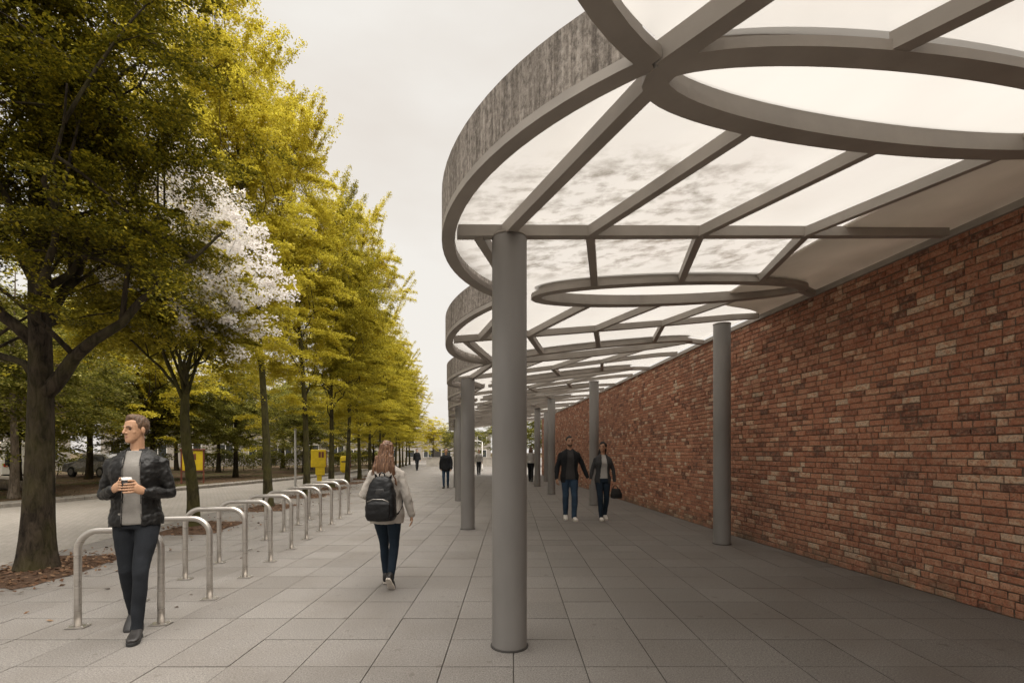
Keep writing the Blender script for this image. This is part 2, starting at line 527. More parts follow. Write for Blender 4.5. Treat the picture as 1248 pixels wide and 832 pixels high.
# kerbs: real stones butted end to end
b = MB()
u = -20.0
while u < 100:
    b.box((KERB - 0.03, u + 0.49, -0.045), (0.12, 0.97, 0.10 + rnd.uniform(0, .006))); u += 0.985
tag(bevel(b.build('kerb', M['kerb']), 0.012), kind='structure')
b = MB()
for (x0, y0), (x1, y1) in zip(far[:-1], far[1:]):
    d = Vector((x1 - x0, y1 - y0, 0)); L = d.length; k = max(1, int(L / 1.0)); a = math.atan2(d.y, d.x)
    for i in range(k):
        p = Vector((x0, y0, 0)) + d * ((i + .5) / k)
        b.box((p.x - 0.05, p.y, -0.035), (L / k - 0.015, 0.15, 0.13), a)
tag(bevel(b.build('far_kerb', M['kerb']), 0.015), kind='structure')
# verge of pale gravel behind the far kerb
tag(sheet('park_path', [(x - 0.2, y) for x, y in far[1:8]] + [(x - 1.2, y + .3) for x, y in reversed(far[1:8])], -0.012, M['setts']), kind='structure')

# paving: every slab a loose block on a sand bed, laid square to the viewpoint
sheet('sand_bed', [(KERB + 0.05, -12), (12, -12), (14, 140), (KERB + 0.05, 140)], -0.016, M['sand'])


def clip_left(poly, lim):
    out = []
    for i, p in enumerate(poly):
        q = poly[(i + 1) % len(poly)]
        if p.x >= lim: out.append(p)
        if (p.x >= lim) != (q.x >= lim):
            t = (lim - p.x) / (q.x - p.x); out.append(p + (q - p) * t)
    return out


b = MB(); S = 0.5; rs = random.Random(3)
for i in range(-24, 60):
    for j in range(-8, 108):
        cx, cy = i * S + 0.26, j * S + 0.2
        p0 = gp(cx, cy)
        lim = wv(p0.y) + 0.35
        if p0.x < KERB - 0.4 or p0.x > lim + (0.6 if p0.y < 33 else 8) or p0.y < -4: continue
        if p0.y > 33 and p0.x > 11: continue
        g = 0.0036
        q = [Vector(gp(cx + sx * (S / 2 - g), cy + sy * (S / 2 - g))) for sx, sy in ((-1, -1), (1, -1), (1, 1), (-1, 1))]
        q = clip_left(q, KERB + 0.035)
        if len(q) < 3: continue
        h = rs.uniform(-0.0012, 0.0012); tx, ty = rs.uniform(-.003, .003), rs.uniform(-.003, .003)
        top = [(p.x, p.y, h + (p.x - p0.x) * tx + (p.y - p0.y) * ty) for p in q]
        bot = [(p.x, p.y, -0.02) for p in q]; m = len(q)
        b.add(top + bot, [tuple(range(m))] + [(k, k + m, (k + 1) % m + m, (k + 1) % m) for k in range(m)])
tag(b.build('paving', M['slab']), kind='structure')
sheet('far_paving', [(KERB + 0.05, 53.5), (14, 51), (30, 140), (KERB + 0.05, 140)], -0.006, M['slab'])

# ------------------------------------------------------------------ brick wall
wall = empty('brick_wall', (5.06, 15, 0))
tag(wall, 'long curving wall of worn dark red brick along the right of the covered walk', 'wall')
us = [-4 + 0.5 * i for i in range(73)]
b = MB()
fr = [Vector((wv(u) + 0.012, u, 0)) for u in us]
bk = [Vector((wv(u) + 0.33, u, 0)) for u in us]
H = 3.75
rings_ = [[(a.x, a.y, -0.1), (c.x, c.y, -0.1), (c.x, c.y, H), (a.x, a.y, H)] for a, c in zip(fr, bk)]
b.rings(rings_, True, False)
mo = b.build('mortar_core', M['mortar'], wall, (-5.06, -15, 0))
b = MB(); rb = random.Random(5); ch = 0.0755; U0, U1 = -4.0, 32.0
for row in range(49):
    u = U0 - rb.uniform(0, 0.2); z0 = row * ch + 0.002; header = row % 3 == 2
    while u < U1:
        L = (0.10 if rb.random() < 0.5 else 0.212) if header else (0.212 if rb.random() < 0.82 else 0.10)
        L += rb.uniform(-.006, .006)
        if u + L > U1: L = U1 - u
        if L < 0.04: break
        ua, ub = u + 0.005, u + L - 0.005
        j = lambda s=0.0045: rb.uniform(-s, s)
        pr = rb.uniform(-0.005, 0.006)
        za, zb = z0 + 0.005, z0 + ch - 0.005
        f = [Vector((wv(ua) + pr + j(.002), ua + j(), za + j())), Vector((wv(ub) + pr + j(.002), ub + j(), za + j())),
             Vector((wv(ub) + pr + j(.002), ub + j(), zb + j())), Vector((wv(ua) + pr + j(.002), ua + j(), zb + j()))]
        # worn arris: an inset front face
        ce = sum(f, Vector()) / 4; ins = 0.008
        fi = []
        for p in f:
            fi.append(Vector((p.x, p.y - math.copysign(ins, p.y - ce.y), p.z - math.copysign(ins, p.z - ce.z))))
        ou = [Vector((p.x + 0.006, p.y, p.z)) for p in f]
        ba = [Vector((p.x + 0.03, p.y, p.z)) for p in f]
        b.add(fi + ou + ba, [(3, 2, 1, 0)] + [((k + 1) % 4, k + 4 - 4 + 4, 0, 0) for k in ()] +
              [(k, (k + 1) % 4, (k + 1) % 4 + 4, k + 4) for k in range(4)] + [(k + 4, (k + 1) % 4 + 4, (k + 1) % 4 + 8, k + 8) for k in range(4)])
        u += L
b.build('brickwork', M['brick'], wall, (-5.06, -15, 0))
# end face of the wall
# ------------------------------------------------------------------ canopy
UC0, DU = 3.78, 3.05                       # the scallop over the front column, and the pitch of the scallops
NK = 10
can = empty('glass_canopy', (2.5, 15, 0))
tag(can, 'scalloped glass canopy on grey ribs with weathered streaked edge over the walkway', 'canopy')
OFF = (-2.5, -15, 0)


def sweep(path, wid, hgt, lift=0.0, closed=False, mb=None, h_fn=None):
    """a bar of rectangular section whose underside follows the canopy"""
    b = mb or MB(); P = [Vector((p[0], p[1], 0)) for p in path]; rs_ = []
    m = len(P)
    for i, p in enumerate(P):
        a = P[(i - 1) % m] if closed or i else p; c = P[(i + 1) % m] if closed or i < m - 1 else p
        t = (c - a).normalized(); nrm = Vector((-t.y, t.x, 0))
        l, r = p + nrm * (wid / 2), p - nrm * (wid / 2)
        zl, zr = zc(l.x, l.y) + lift, zc(r.x, r.y) + lift
        hg = hgt if h_fn is None else hgt * h_fn(i, m)
        rs_.append([(l.x, l.y, zl), (r.x, r.y, zr), (r.x, r.y, zr + hg), (l.x, l.y, zl + hg)])
    b.rings(rs_, True, False, closed)
    return b


def seg(a, c, n=8):
    return [(a[0] + (c[0] - a[0]) * i / n, a[1] + (c[1] - a[1]) * i / n) for i in range(n + 1)]


SV, SU = 2.06, 2.08


def ucen(k):
    return UC0 + DU * k if k >= 0 else 0.36 + DU * (k + 1)


def notch(k):
    return (ucen(k - 1) + ucen(k)) / 2


def ou(k):
    return 2.47 if k == 0 else notch(k) + 0.30


CV = SV - 0.02


def scallop_v(u, off=0.0):
    """free edge of the canopy at u"""
    best = 99
    for k in range(-3, NK + 1):
        uc = ucen(k); d = (u - uc) / (SU - off)
        if abs(d) < 1: best = min(best, CV - (SV - off) * math.sqrt(1 - d * d))
    return best


def arc_pts(k, off=0.0, n=28):
    uc = ucen(k)
    a0 = math.asin(min(1, (uc - notch(k)) / (SU - off))); a1 = math.asin(min(1, (notch(k + 1) - uc) / (SU - off)))
    return [(CV - (SV - off) * math.cos(t), uc + (SU - off) * math.sin(t)) for t in [(-a0 + (a0 + a1) * i / n) for i in range(n + 1)]]


TILT = R(10)


def oval(k, sv, su, n=64):
    u0 = ou(k); su = su - (0.07 if k == 0 else 0.0)
    c, s = math.cos(TILT), math.sin(TILT)
    return [(2.75 + sv * math.cos(2 * PI * i / n) * c - su * math.sin(2 * PI * i / n) * s,
             u0 + sv * math.cos(2 * PI * i / n) * s + su * math.sin(2 * PI * i / n) * c) for i in range(n)]


def oval_span(k, v, sv=1.9, su=0.43):
    """near and far u of the ring at v"""
    u0 = ou(k)
    pts = oval(k, sv, su, 400); us_ = [p[1] for p in pts if abs(p[0] - v) < 0.02]
    return (min(us_), max(us_)) if us_ else (u0, u0)


def hu(k, v):
    return ucen(k) + 0.125 * (v - 0.3)


KS = range(-1, NK)
for k in KS:
    j0 = notch(k); j1 = notch(k + 1); nv = scallop_v(j0 + 1e-3) + 0.05; nv1 = scallop_v(j1 - 1e-3) + 0.05
    # timber fascia outside, steel rim under it
    outer = arc_pts(k, -0.02)
    b = MB(); sweep(outer[:-2] if k == -1 else outer[:-1], 0.04, 0.31, 0.040, mb=b, h_fn=(lambda i, m: 0.12) if k == -1 else None); b.build('fascia', M['wood'], can, OFF)
    b = sweep(arc_pts(k, 0.008), 0.098, 0.05, -0.012 - 0.0025 * (k % 2)); b.build('edge_rim', M['steel_paint'], can, OFF)
    # cross beam from edge to wall
    ve = wv(hu(k, 5)) - 0.12
    b = sweep([(v, hu(k, v)) for v in [0.06 + (ve - 0.06) * i / 10 for i in range(11)]], 0.075, 0.085, -0.004)
    b.build('cross_beam', M['steel_paint'], can, OFF)
    # oval ring
    b = sweep(oval(k, 1.90 - 0.06, 0.43 - 0.055), 0.115, 0.05, -0.016, True)
    sweep(oval(k, 1.90 - 0.10, 0.43 - 0.095), 0.025, 0.135, -0.008, True, b)
    b.build('oval_ring', M['steel_paint'], can, OFF)
    # ribs
    alt = 1
    for q, v0 in enumerate((1.12, 2.13, 3.22)):
        v1 = v0 + 0.57; far_u = oval_span(k, v1)[1]
        b = sweep(seg((v0, hu(k, v0)), (v1, far_u - 0.03)), 0.07, 0.085, -0.008 - 0.001 * q); b.build('rib', M['steel_paint'], can, OFF)
    for q, v0 in enumerate((1.13, 2.14, 3.24)):
        v1 = v0 + 0.40; near_u = oval_span(k + 1, v1)[0]
        if k == -1:
            if q == 1: v0, v1 = 3.15, 2.02
            elif q == 0: continue
            near_u = oval_span(k + 1, v1)[0]
        b = sweep(seg((v0, hu(k, v0)), (v1, near_u + 0.03)), 0.085 if k == -1 else 0.07, 0.085, -0.010 - 0.001 * q); b.build('rib', M['steel_paint'], can, OFF)
    # diagonals at the free edge: column to notch, both ways
    b = sweep(seg((0.42, ucen(k) + 0.02), (nv + 0.08, j0 + 0.03)), 0.085, 0.09, -0.014); b.build('diagonal', M['steel_paint'], can, OFF)
    if k == -1:
        b = sweep(seg((2.05, hu(k, 2.05)), (nv1 + 0.02, j1 + 0.02)), 0.095, 0.10, -0.018)
    else:
        b = sweep(seg((0.22, hu(k, 0.22)), (nv1 + 0.02, j1)), 0.07, 0.09, -0.018)
    b.build('diagonal', M['steel_paint'], can, OFF)
    # right-hand end of the ring tied to the wall
    e = oval(k, 1.9, 0.43)[0]
    b = sweep(seg((e[0] - 0.06, e[1] - 0.01), (wv(e[1] + .3) - 0.1, e[1] + 0.28)), 0.08, 0.08, -0.020); b.build('tie', M['steel_paint'], can, OFF)
# wall plate along the brickwork
b = sweep([(wv(u) - 0.02, u) for u in [-1 + 0.5 * i for i in range(66)]], 0.05, 0.07, -0.002); b.build('wall_plate', M['steel_paint'], can, OFF)
# end beam closing the far end
ue = notch(NK) - 0.05
b = sweep(seg((0.8, ue), (wv(ue) - .1, ue + .3), 12), 0.12, 0.3, -0.02); b.build('end_beam', M['steel_paint'], can, OFF)

# glass: one sheet per scallop, the ovals left open
holes = {k: (2.75, ou(k), 0.265 if k == 0 else 0.335) for k in range(-1, NK + 1)}


def hole_span(u):
    out = []
    for k, (cv, cu, B) in holes.items():
        if abs(u - cu) > 0.8: continue
        c, s = math.cos(TILT), math.sin(TILT); A = 1.80
        # solve for v where the rotated ellipse meets this u
        y = u - cu
        a_ = (c / A) ** 2 + (s / B) ** 2; b_ = 2 * y * c * s * (1 / A ** 2 - 1 / B ** 2); c_ = (s * y / A) ** 2 + (c * y / B) ** 2 - 1
        D = b_ * b_ - 4 * a_ * c_
        if D > 0: out.append((cv + (-b_ - D ** .5) / (2 * a_), cv + (-b_ + D ** .5) / (2 * a_)))
    return sorted(out)


for k in KS:
    u0, u1 = notch(k), notch(k + 1)
    b = MB(); N = 150
    for i in range(N):
        ua, ub = u0 + (u1 - u0) * i / N, u0 + (u1 - u0) * (i + 1) / N; um = (ua + ub) / 2
        spans = []; s0 = scallop_v(um) + 0.03; endv = wv(um) - 0.03
        for h0, h1 in hole_span(um):
            if h0 > s0: spans.append((s0, h0))
            s0 = max(s0, h1)
        spans.append((s0, endv))
        for a_, c_ in spans:
            m_ = 3 if c_ - a_ > 0.5 else 1
            for t in range(m_):
                x0 = a_ + (c_ - a_) * t / m_; x1 = a_ + (c_ - a_) * (t + 1) / m_
                xa, xb = (scallop_v(ua + 1e-4) + 0.03, scallop_v(ub - 1e-4) + 0.03) if t == 0 and a_ < scallop_v(um) + 0.05 else (x0, x0)
                b.add([(x, y, zc(x, y) + 0.105) for x, y in ((xa, ua), (x1, ua), (x1, ub), (xb, ub))], [(0, 1, 2, 3)], True)
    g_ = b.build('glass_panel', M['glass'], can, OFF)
    op_ = oval(k, 1.86, 0.40, 72); cv_ = sum(p[0] for p in op_) / 72; cu_ = sum(p[1] for p in op_) / 72
    b = MB(); b.add([(x, y, zc(x, y) + 0.10) for x, y in op_] + [(cv_, cu_, zc(cv_, cu_) + 0.10)], [(i, (i + 1) % 72, 72) for i in range(72)], True)
    b.build('oval_pane', M['clean_glass'], can, OFF)
# added grey sheet under the glass, standing in for a reflection beside the wall
b = MB(); rows = []
for i in range(61):
    u = -1.2 + 8.7 * i / 60
    ed = 3.72 + 0.10 * math.sin(u * 0.9) + 0.28 * max(0, 3.2 - u) / 2 + 1.2 * sst((u - 6.3) / 1.2)
    rows.append((min(ed, wv(u) - .1), wv(u) - 0.03, u))
rr = []
for a_, c_, u in rows:
    rr.append([(a_, u, zc(a_, u) + 0.072), (c_, u, zc(c_, u) + 0.072), (c_, u, zc(c_, u) + 0.100), (a_, u, zc(a_, u) + 0.100)])
# leave the oval openings' tips clear: the sheet stops at the rings' outer ends
b.rings(rr, True, True); b.build('reflection_sheet', M['reflection_grey'], can, OFF)

# ------------------------------------------------------------------ columns
def column(v, u, label, r=0.135):
    zt = zc(v, u) - 0.002
    o = empty('steel_column', (v, u, 0)); tag(o, label, 'column', 'round columns carrying the canopy')
    b = MB(); b.lathe([(r, 0.0), (r, 0.02), (r, zt * .5), (r, zt - 0.012)], 48); b.build('shaft', M['column_paint'], o)
    b = MB(); b.lathe([(r + 0.004, zt - 0.012), (r + 0.006, zt - 0.004), (r + 0.006, zt)], 48); b.build('cap_plate', M['steel_paint'], o)
    b = MB(); b.lathe([(r + 0.012, 0.0), (r + 0.012, 0.007), (r + 0.003, 0.011)], 48); b.build('base_joint', M['dark_joint'], o)
    return o


column(0.46, 3.80, 'thick grey round column in the foreground, nearest to the camera')
column(0.35, 9.70, 'second grey column of the free edge, behind the foreground column')
column(0.30, 15.4, 'third column of the free edge, thin and just left of the second')
column(4.44, 7.60, 'grey column standing close against the brick wall, right of the couple')
column(4.10, 13.7, 'grey column behind the woman with the handbag')
column(3.65, 17.5, 'grey column just left of the walking couple')
column(3.85, 21.5, 'thin far column beside the person walking under the far canopy')
column(4.95, 25.0, 'far column near the wall end, mostly hidden by nearer columns')
column(0.30, 21.5, 'fourth column of the free edge, hidden behind the third')
# ------------------------------------------------------------------ trees
def leaf_mesh(name, cen, size, rng, mat, up=0.5, aspect=0.55, out=None, droop=0.0):
    """cen: N x 3 leaf positions; every leaf is one small folded kite"""
    N = len(cen)
    n = rng.normal(size=(N, 3)); n[:, 2] = np.abs(n[:, 2]) + up
    n /= np.linalg.norm(n, axis=1, keepdims=True)
    d = rng.normal(size=(N, 3))
    if out is not None: d = d * 0.6 + out
    d[:, 2] -= droop
    d -= n * (d * n).sum(1, keepdims=True); d /= np.linalg.norm(d, axis=1, keepdims=True) + 1e-9
    s = np.cross(n, d)
    L = size * rng.uniform(0.65, 1.3, (N, 1)); W = L * aspect * 0.5
    fold = rng.uniform(0.0, 0.35, (N, 1)) * W
    v = np.empty((N, 4, 3), np.float32)
    v[:, 0] = cen - d * L * 0.5
    v[:, 1] = cen + s * W - d * L * 0.05 + n * fold
    v[:, 2] = cen + d * L * 0.5
    v[:, 3] = cen - s * W - d * L * 0.05 + n * fold
    me = bpy.data.meshes.new(name)
    me.vertices.add(N * 4); me.vertices.foreach_set('co', v.ravel())
    me.loops.add(N * 4); me.loops.foreach_set('vertex_index', np.arange(N * 4, dtype=np.int32))
    me.polygons.add(N); me.polygons.foreach_set('loop_start', np.arange(0, N * 4, 4, dtype=np.int32))
    me.polygons.foreach_set('loop_total', np.full(N, 4, np.int32))
    me.update(calc_edges=True); me.materials.append(mat)
    return me


def bez(a, b, c, n):
    return [a * (1 - t) ** 2 + b * (2 * t * (1 - t)) + c * t * t for t in [i / n for i in range(n + 1)]]


def skeleton(rr, base_r, fork, cz, rad, lead=True, n_prim=9, n_sec=6, n_twig=4, lean=(0, 0), extra=(), lowz=None, rise=0.35, taper=False):
    """trunk, limbs and twigs; returns the wood and a list of (point, outward) where leaves hang"""
    b = MB(); tips = []
    cx, cy = lean
    top = Vector((cx, cy, cz + rad[2] * 0.85)) if lead else Vector((cx * .4, cy * .4, fork + 0.5))
    tr = []
    nseg = 16
    for i in range(nseg + 1):
        t = i / nseg; z = top.z * t
        w_ = 0.05 * math.sin(t * 7 + rr.random()) * t
        tr.append(Vector((top.x * t ** 1.5 + w_, top.y * t ** 1.5 + 0.04 * math.sin(t * 9), z)))
    def trad(z):
        fl = 1 + 0.24 * math.exp(-z / 0.16) + 0.14 * math.exp(-z / 0.8)
        return max(0.012, base_r * fl * (1 - 0.30 * min(1, z / fork)) * (1 if z < fork else max(0.06, 1 - (z - fork) / (top.z - fork + 1e-6)) ** 0.8))
    zs = sorted(set([0, .05, .12, .22, .4, .7] + [p.z for p in tr]))
    def tp(z):
        t = min(1, z / top.z); i = min(nseg - 1, int(t * nseg)); f = t * nseg - i
        return tr[i].lerp(tr[i + 1], f)
    pts = [tp(z) for z in zs]; n = 18; rings = []
    ph = [rr.uniform(0, 6) for _ in range(3)]
    for p in pts:
        r = trad(p.z); k_ = 0.10 * math.exp(-p.z / 0.5) + 0.03
        rings.append([p + Vector((math.cos(a), math.sin(a), 0)) * r * (1 + k_ * math.sin(3 * a + ph[0]) + k_ * .6 * math.sin(5 * a + ph[1])) for a in [2 * PI * q / n for q in range(n)]])
    b.rings(rings, True, True)
    def surf(th, el, f=1.0):
        k = 0.82 + 0.36 * (0.5 + 0.5 * noise.noise(Vector((math.cos(th) * 1.6 + ph[2], math.sin(th) * 1.6, el * 2.2))))
        ce = math.cos(el) ** (1.0 if el < 0 or not taper else 2.3)
        return Vector((cx + rad[0] * math.cos(th) * ce * k * f, cy + rad[1] * math.sin(th) * ce * k * f, cz + rad[2] * math.sin(el) * k * f))
    prim = []
    for i in range(n_prim):
        th = i * 2.39996 + rr.uniform(-.3, .3)
        el = -0.75 + 1.75 * (i + .5) / n_prim + rr.uniform(-.12, .12)
        end = surf(th, el, 0.80)
        hs = fork * rr.uniform(0.88, 1.1) if not lead else max(fork * .92, min(end.z - 0.9 - rr.random(), top.z * .86))
        if end.z < hs + .15: end.z = hs + .15 + rr.random() * .3
        st = tp(min(hs, top.z * .99))
        mid = st.lerp(end, 0.45) + Vector((0, 0, rise * (end - st).length * rr.uniform(.3, 1)))
        prim.append((st, mid, end, trad(st.z) * rr.uniform(.38, .55)))
    for e in extra:
        prim.append((Vector(e[0]), Vector(e[1]), Vector(e[2]), e[3]))
    for st, mid, end, r0 in prim:
        path = bez(st, mid, end, 9)
        path = [p + Vector((rr.gauss(0, .03), rr.gauss(0, .03), rr.gauss(0, .02))) if 0 < i < 9 else p for i, p in enumerate(path)]
        r0 = max(r0, .02)
        b.tube(path, [r0 * (1 - .86 * i / 9) for i in range(10)], 8)
        for s in range(n_sec):
            t = 0.3 + 0.7 * (s + rr.random()) / n_sec
            a = path[min(8, int(t * 9))]
            th, el = rr.uniform(0, 2 * PI), rr.uniform(-.9, 1.3)
            tgt = surf(th, el, rr.uniform(.8, 1.02))
            tgt = a + (tgt - a).normalized() * min((tgt - a).length, rr.uniform(.7, 1.5) * rad[0] * .55)
            if lowz and tgt.z < lowz: tgt.z = lowz + rr.random() * .4
            p2 = bez(a, a.lerp(tgt, .5) + Vector((0, 0, .18)), tgt, 5)
            b.tube(p2, [r0 * .32 * (1 - .8 * i / 5) + .004 for i in range(6)], 6)
            tips.append((tgt, (tgt - a).normalized())); tips.append((p2[3], (tgt - a).normalized()))
            for _ in range(n_twig):
                q0 = p2[rr.randint(2, 5)]
                dr = ((tgt - a).normalized() + Vector((rr.gauss(0, .7), rr.gauss(0, .7), rr.gauss(0, .45)))).normalized()
                q1 = q0 + dr * rr.uniform(.3, .75) * (rad[0] / 2.2)
                if lowz and q1.z < lowz: q1.z = lowz
                b.tube([q0, q0.lerp(q1, .5) + Vector((0, 0, .04)), q1], [.007, .005, .003], 5)
                tips.append((q1, dr)); tips.append((q0.lerp(q1, .55), dr))
    return b, tips, surf


def spray(d, k, sc, flat, droop, rng):
    """leaves along one drooping, flattened branch end"""
    d = np.array(d, float); d[2] *= .6; d /= np.linalg.norm(d) + 1e-9
    lat = np.cross((0, 0, 1.0), d); lat /= np.linalg.norm(lat) + 1e-6
    upv = np.cross(d, lat)
    t = rng.beta(1.6, 1.3, k) * 1.35 - .25
    wd = rng.normal(size=k) * sc * .55 * np.clip(1.1 - t * .75, .15, 1.2)
    th = rng.normal(size=k) * sc * flat * .42
    L = sc * 1.9
    g = np.outer(t * L, d) + np.outer(wd, lat) + np.outer(th, upv)
    g[:, 2] -= droop * L * .55 * np.clip(t, 0, 2) ** 2 + np.abs(wd) * droop * .35
    return g


def foliage(tips, rng, per, spread, size, mat, name, flat=0.45, surf=None, fill=0, rr=None, droop=.35, up=.6, aspect=.55, cz=None):
    C = []; O = []
    for p, d in tips:
        k = max(6, int(per * rng.uniform(.45, 1.5)))
        sc = spread * rng.uniform(.6, 1.25)
        g = spray(d, k, sc, flat, droop, rng)
        C.append(np.array(p) + g); O.append(np.tile(np.array(d), (k, 1)))
    if fill:
        for _ in range(fill):
            th, el = rr.uniform(0, 2 * PI), math.asin(rr.uniform(-.95, 1)); f = rr.uniform(.72, 1.0)
            p = surf(th, el, f); k = max(6, int(per * rng.uniform(.5, 1.4))); sc = spread * rng.uniform(.6, 1.2)
            d = Vector((math.cos(th), math.sin(th), .2))
            g = spray(d, k, sc, flat, droop, rng)
            C.append(np.array(p) + g); O.append(np.tile(np.array(d), (k, 1)))
    C = np.concatenate(C); O = np.concatenate(O)
    return leaf_mesh(name, C, size, rng, mat, up, aspect, O, droop), C


ROWG = 'street trees in the row beside the bike stands'


def pit(v, u, seed):
    rr = random.Random(seed); b = MB(); n = 26; ring = []
    for i in range(n):
        a = 2 * PI * i / n
        ring.append((v + 0.05 + (0.62 + rr.uniform(-.05, .05)) * max(-.86, min(.9, 1.25 * math.cos(a))), u + (1.0 + rr.uniform(-.08, .08)) * max(-.9, min(.9, 1.2 * math.sin(a)))))
    b.add([(x, y, 0.004) for x, y in ring] + [(v, u, 0.05)], [(i, (i + 1) % n, n) for i in range(n)], True)
    return b


pits = MB(); litter = []
lr = np.random.default_rng(11)
rowu = [6.96 + 3.56 * i for i in range(16)]
rowv = [-5.22, -4.96, -4.90, -4.86, -4.88, -4.9, -4.85] + [-4.88] * 9
for i, (v, u) in enumerate(zip(rowv, rowu)):
    if i < 9:
        pb = pit(v, u, i); pits.add(pb.v, pb.f, True)
        k = 900 if i == 0 else 380
        p = np.stack([v + lr.normal(0, .42, k), u + lr.normal(0, .62, k), lr.uniform(.012, .05, k)], 1)
        p = p[p[:, 0] > KERB + 0.1]
        litter.append(p)
tag(pits.build('tree_pit_soil', M['litter']), kind='structure')
k = 110
litter.append(np.stack([lr.uniform(-5.8, -2.6, k), lr.uniform(2.5, 26, k), np.full(k, .008)], 1))
k = 5200
pp = np.stack([lr.uniform(-20, -8.5, k), lr.uniform(6, 34, k), np.full(k, .0)], 1)
pp = pp[pp[:, 0] < -12.4 + (pp[:, 1] - 15.8) * 0.24]
litter.append(pp)
fl = link('fallen_leaves', leaf_mesh('fallen_leaves', np.concatenate(litter), 0.06, lr, M['dead_leaf'], 2.2, .6), None)
tag(fl, kind='stuff')

# --- the near dark tree
t1 = empty('street_tree', (rowv[0], rowu[0], 0))
tag(t1, 'nearest street tree, thick brown trunk and dark olive crown behind the man with coffee', 'tree', ROWG)
rr = random.Random(21); rng = np.random.default_rng(21)
ex = [((0.03, 0.02, 2.2), (0.55, -0.05, 2.75), (2.1, 0.25, 4.5), .105), ((-.02, 0, 2.9), (-.55, -.2, 3.6), (-1.5, -.4, 4.6), .085),
      ((0, 0, 3.1), (.2, .3, 3.7), (.5, .8, 4.9), .08), ((-.04, 0, 2.5), (-.6, .1, 2.9), (-1.7, .2, 3.4), .05), ((.02, 0, 3.0), (.5, -.5, 4.0), (1.2, -1.2, 5.4), .06)]
b, tips, surf = skeleton(rr, 0.165, 2.9, 6.3, (2.15, 2.2, 3.9), True, 15, 5, 2, (.22, 0.0), ex, 3.0)
b.build('trunk', M['bark'], t1)
me, _ = foliage(tips, rng, 400, .36, .048, M['leaf_dark'], 'crown', .22, surf, 60, rr, .6, 1.1)
link('crown', me, None, t1)

# --- the blossoming cherry
t2 = empty('blossom_tree', (rowv[1] - .12, rowu[1], 0))
tag(t2, 'slim tree with white blossom among its leaves, second in the kerbside row', 'tree', ROWG)
rr = random.Random(5); rng = np.random.default_rng(5)
b, tips, surf = skeleton(rr, 0.105, 2.75, 5.25, (1.85, 1.8, 2.3), False, 14, 7, 4, (-.5, 0.0), (), 3.0, .1)
b.build('trunk', M['bark_moss'], t2)
fl_ = [(p, d) for p, d in tips if (p.x * 0.8 - p.y * .25 + (p.z - 5.25) * .55 > -0.5 + rr.gauss(0, .5))]
gr_ = [t for t in tips if t not in fl_]
extra_tips = []
for _ in range(170):
    th, el = rr.uniform(-2.4, 1.0), rr.uniform(-.45, 1.2); extra_tips.append((surf(th, el, rr.uniform(.6, 1.03)), Vector((math.cos(th), math.sin(th), .2))))
me, _ = foliage(fl_ + extra_tips, rng, 70, .17, .054, M['blossom'], 'blossom', .8, None, 0, None, .1, .2, .95)
link('blossom', me, None, t2)
gtips = gr_ + [t for t in fl_ if rr.random() < .22]
me, _ = foliage(gtips, rng, 170, .34, .075, M['leaf_mid'], 'crown', .24, surf, 20, rr, .5, 1.1)
link('crown', me, None, t2)

# --- tall golden trees: two grown here, the rest are copies of them
def tall(seed, name, v, u, label, mat, h=(8.2, 6.3), rad=2.0, bark='bark_moss', lean=(0, 0), per=300, fill=210, br=.115, size=.067):
    o = empty(name, (v, u, 0)); tag(o, label, 'tree', ROWG)
    rr = random.Random(seed); rng = np.random.default_rng(seed)
    b, tips, surf = skeleton(rr, br, 2.7, h[0], (rad, rad, h[1]), True, 24, 4, 1, lean, (), 2.9, .35, True)
    b.build('trunk', M[bark], o)
    pl = []
    for _ in range(40):                       # feathery shoots that break the outline
        th, el = rr.uniform(0, 2 * PI), rr.uniform(-.1, 1.25); p = surf(th, el, .95); q = rr.uniform(.5, 1.1)
        for s in range(7): pl.append((p + Vector((math.cos(th) * .13 * s, math.sin(th) * .13 * s, .22 * s)) * q, Vector((math.cos(th) * .4, math.sin(th) * .4, 1))))
    me2, _ = foliage(pl, rng, per * .22, .17, size, M[mat], 'shoots', .9, None, 0, None, 0, .4)
    link('shoots', me2, None, o)
    me, C = foliage(tips, rng, per, .38, size, M[mat], 'crown', .30, surf, fill, rr, .45, 1.0)
    link('crown', me, None, o)
    return o


ORD = ['first', 'second', 'third', 'fourth', 'fifth', 'sixth', 'seventh', 'eighth', 'ninth', 'tenth', 'eleventh', 'twelfth', 'thirteenth', 'fourteenth', 'fifteenth', 'sixteenth']
A = tall(31, 'street_tree', rowv[2], rowu[2], 'tall yellow-green street tree, third in the row, right behind the blossom tree', 'leaf_gold', (8.8, 6.8), lean=(-1.35, 0))
B = tall(32, 'street_tree', rowv[3], rowu[3], 'tall feathery yellow tree with plume-like top, fourth in the kerbside row', 'leaf_gold', (8.1, 6.3), 1.95, lean=(-.85, 0))
D = tall(33, 'street_tree', rowv[4], rowu[4], 'green-gold tree behind the yellow box, fifth in the kerbside row', 'leaf_mid', (7.0, 5.2), 2.1)
for i in range(5, 16):
    src = (A, B, D)[(i * 7 + 1) % 3]; c = copy_tree(src)
    s = (0.98, .9, .95, .86, .92)[i % 5]
    c.location = (rowv[i] + rnd.uniform(-.1, .1), rowu[i] + rnd.uniform(-.3, .3), 0); c.rotation_euler = (0, 0, i * 2.1); c.scale = (s * 1.02, s * 1.02, s * (.93 - .018 * (i - 5)))
    c['label'] = f'{ORD[i]} street tree of the kerbside row, counted from the nearest dark tree'

# --- park trees across the road
PG = 'park trees across the cobbled road'


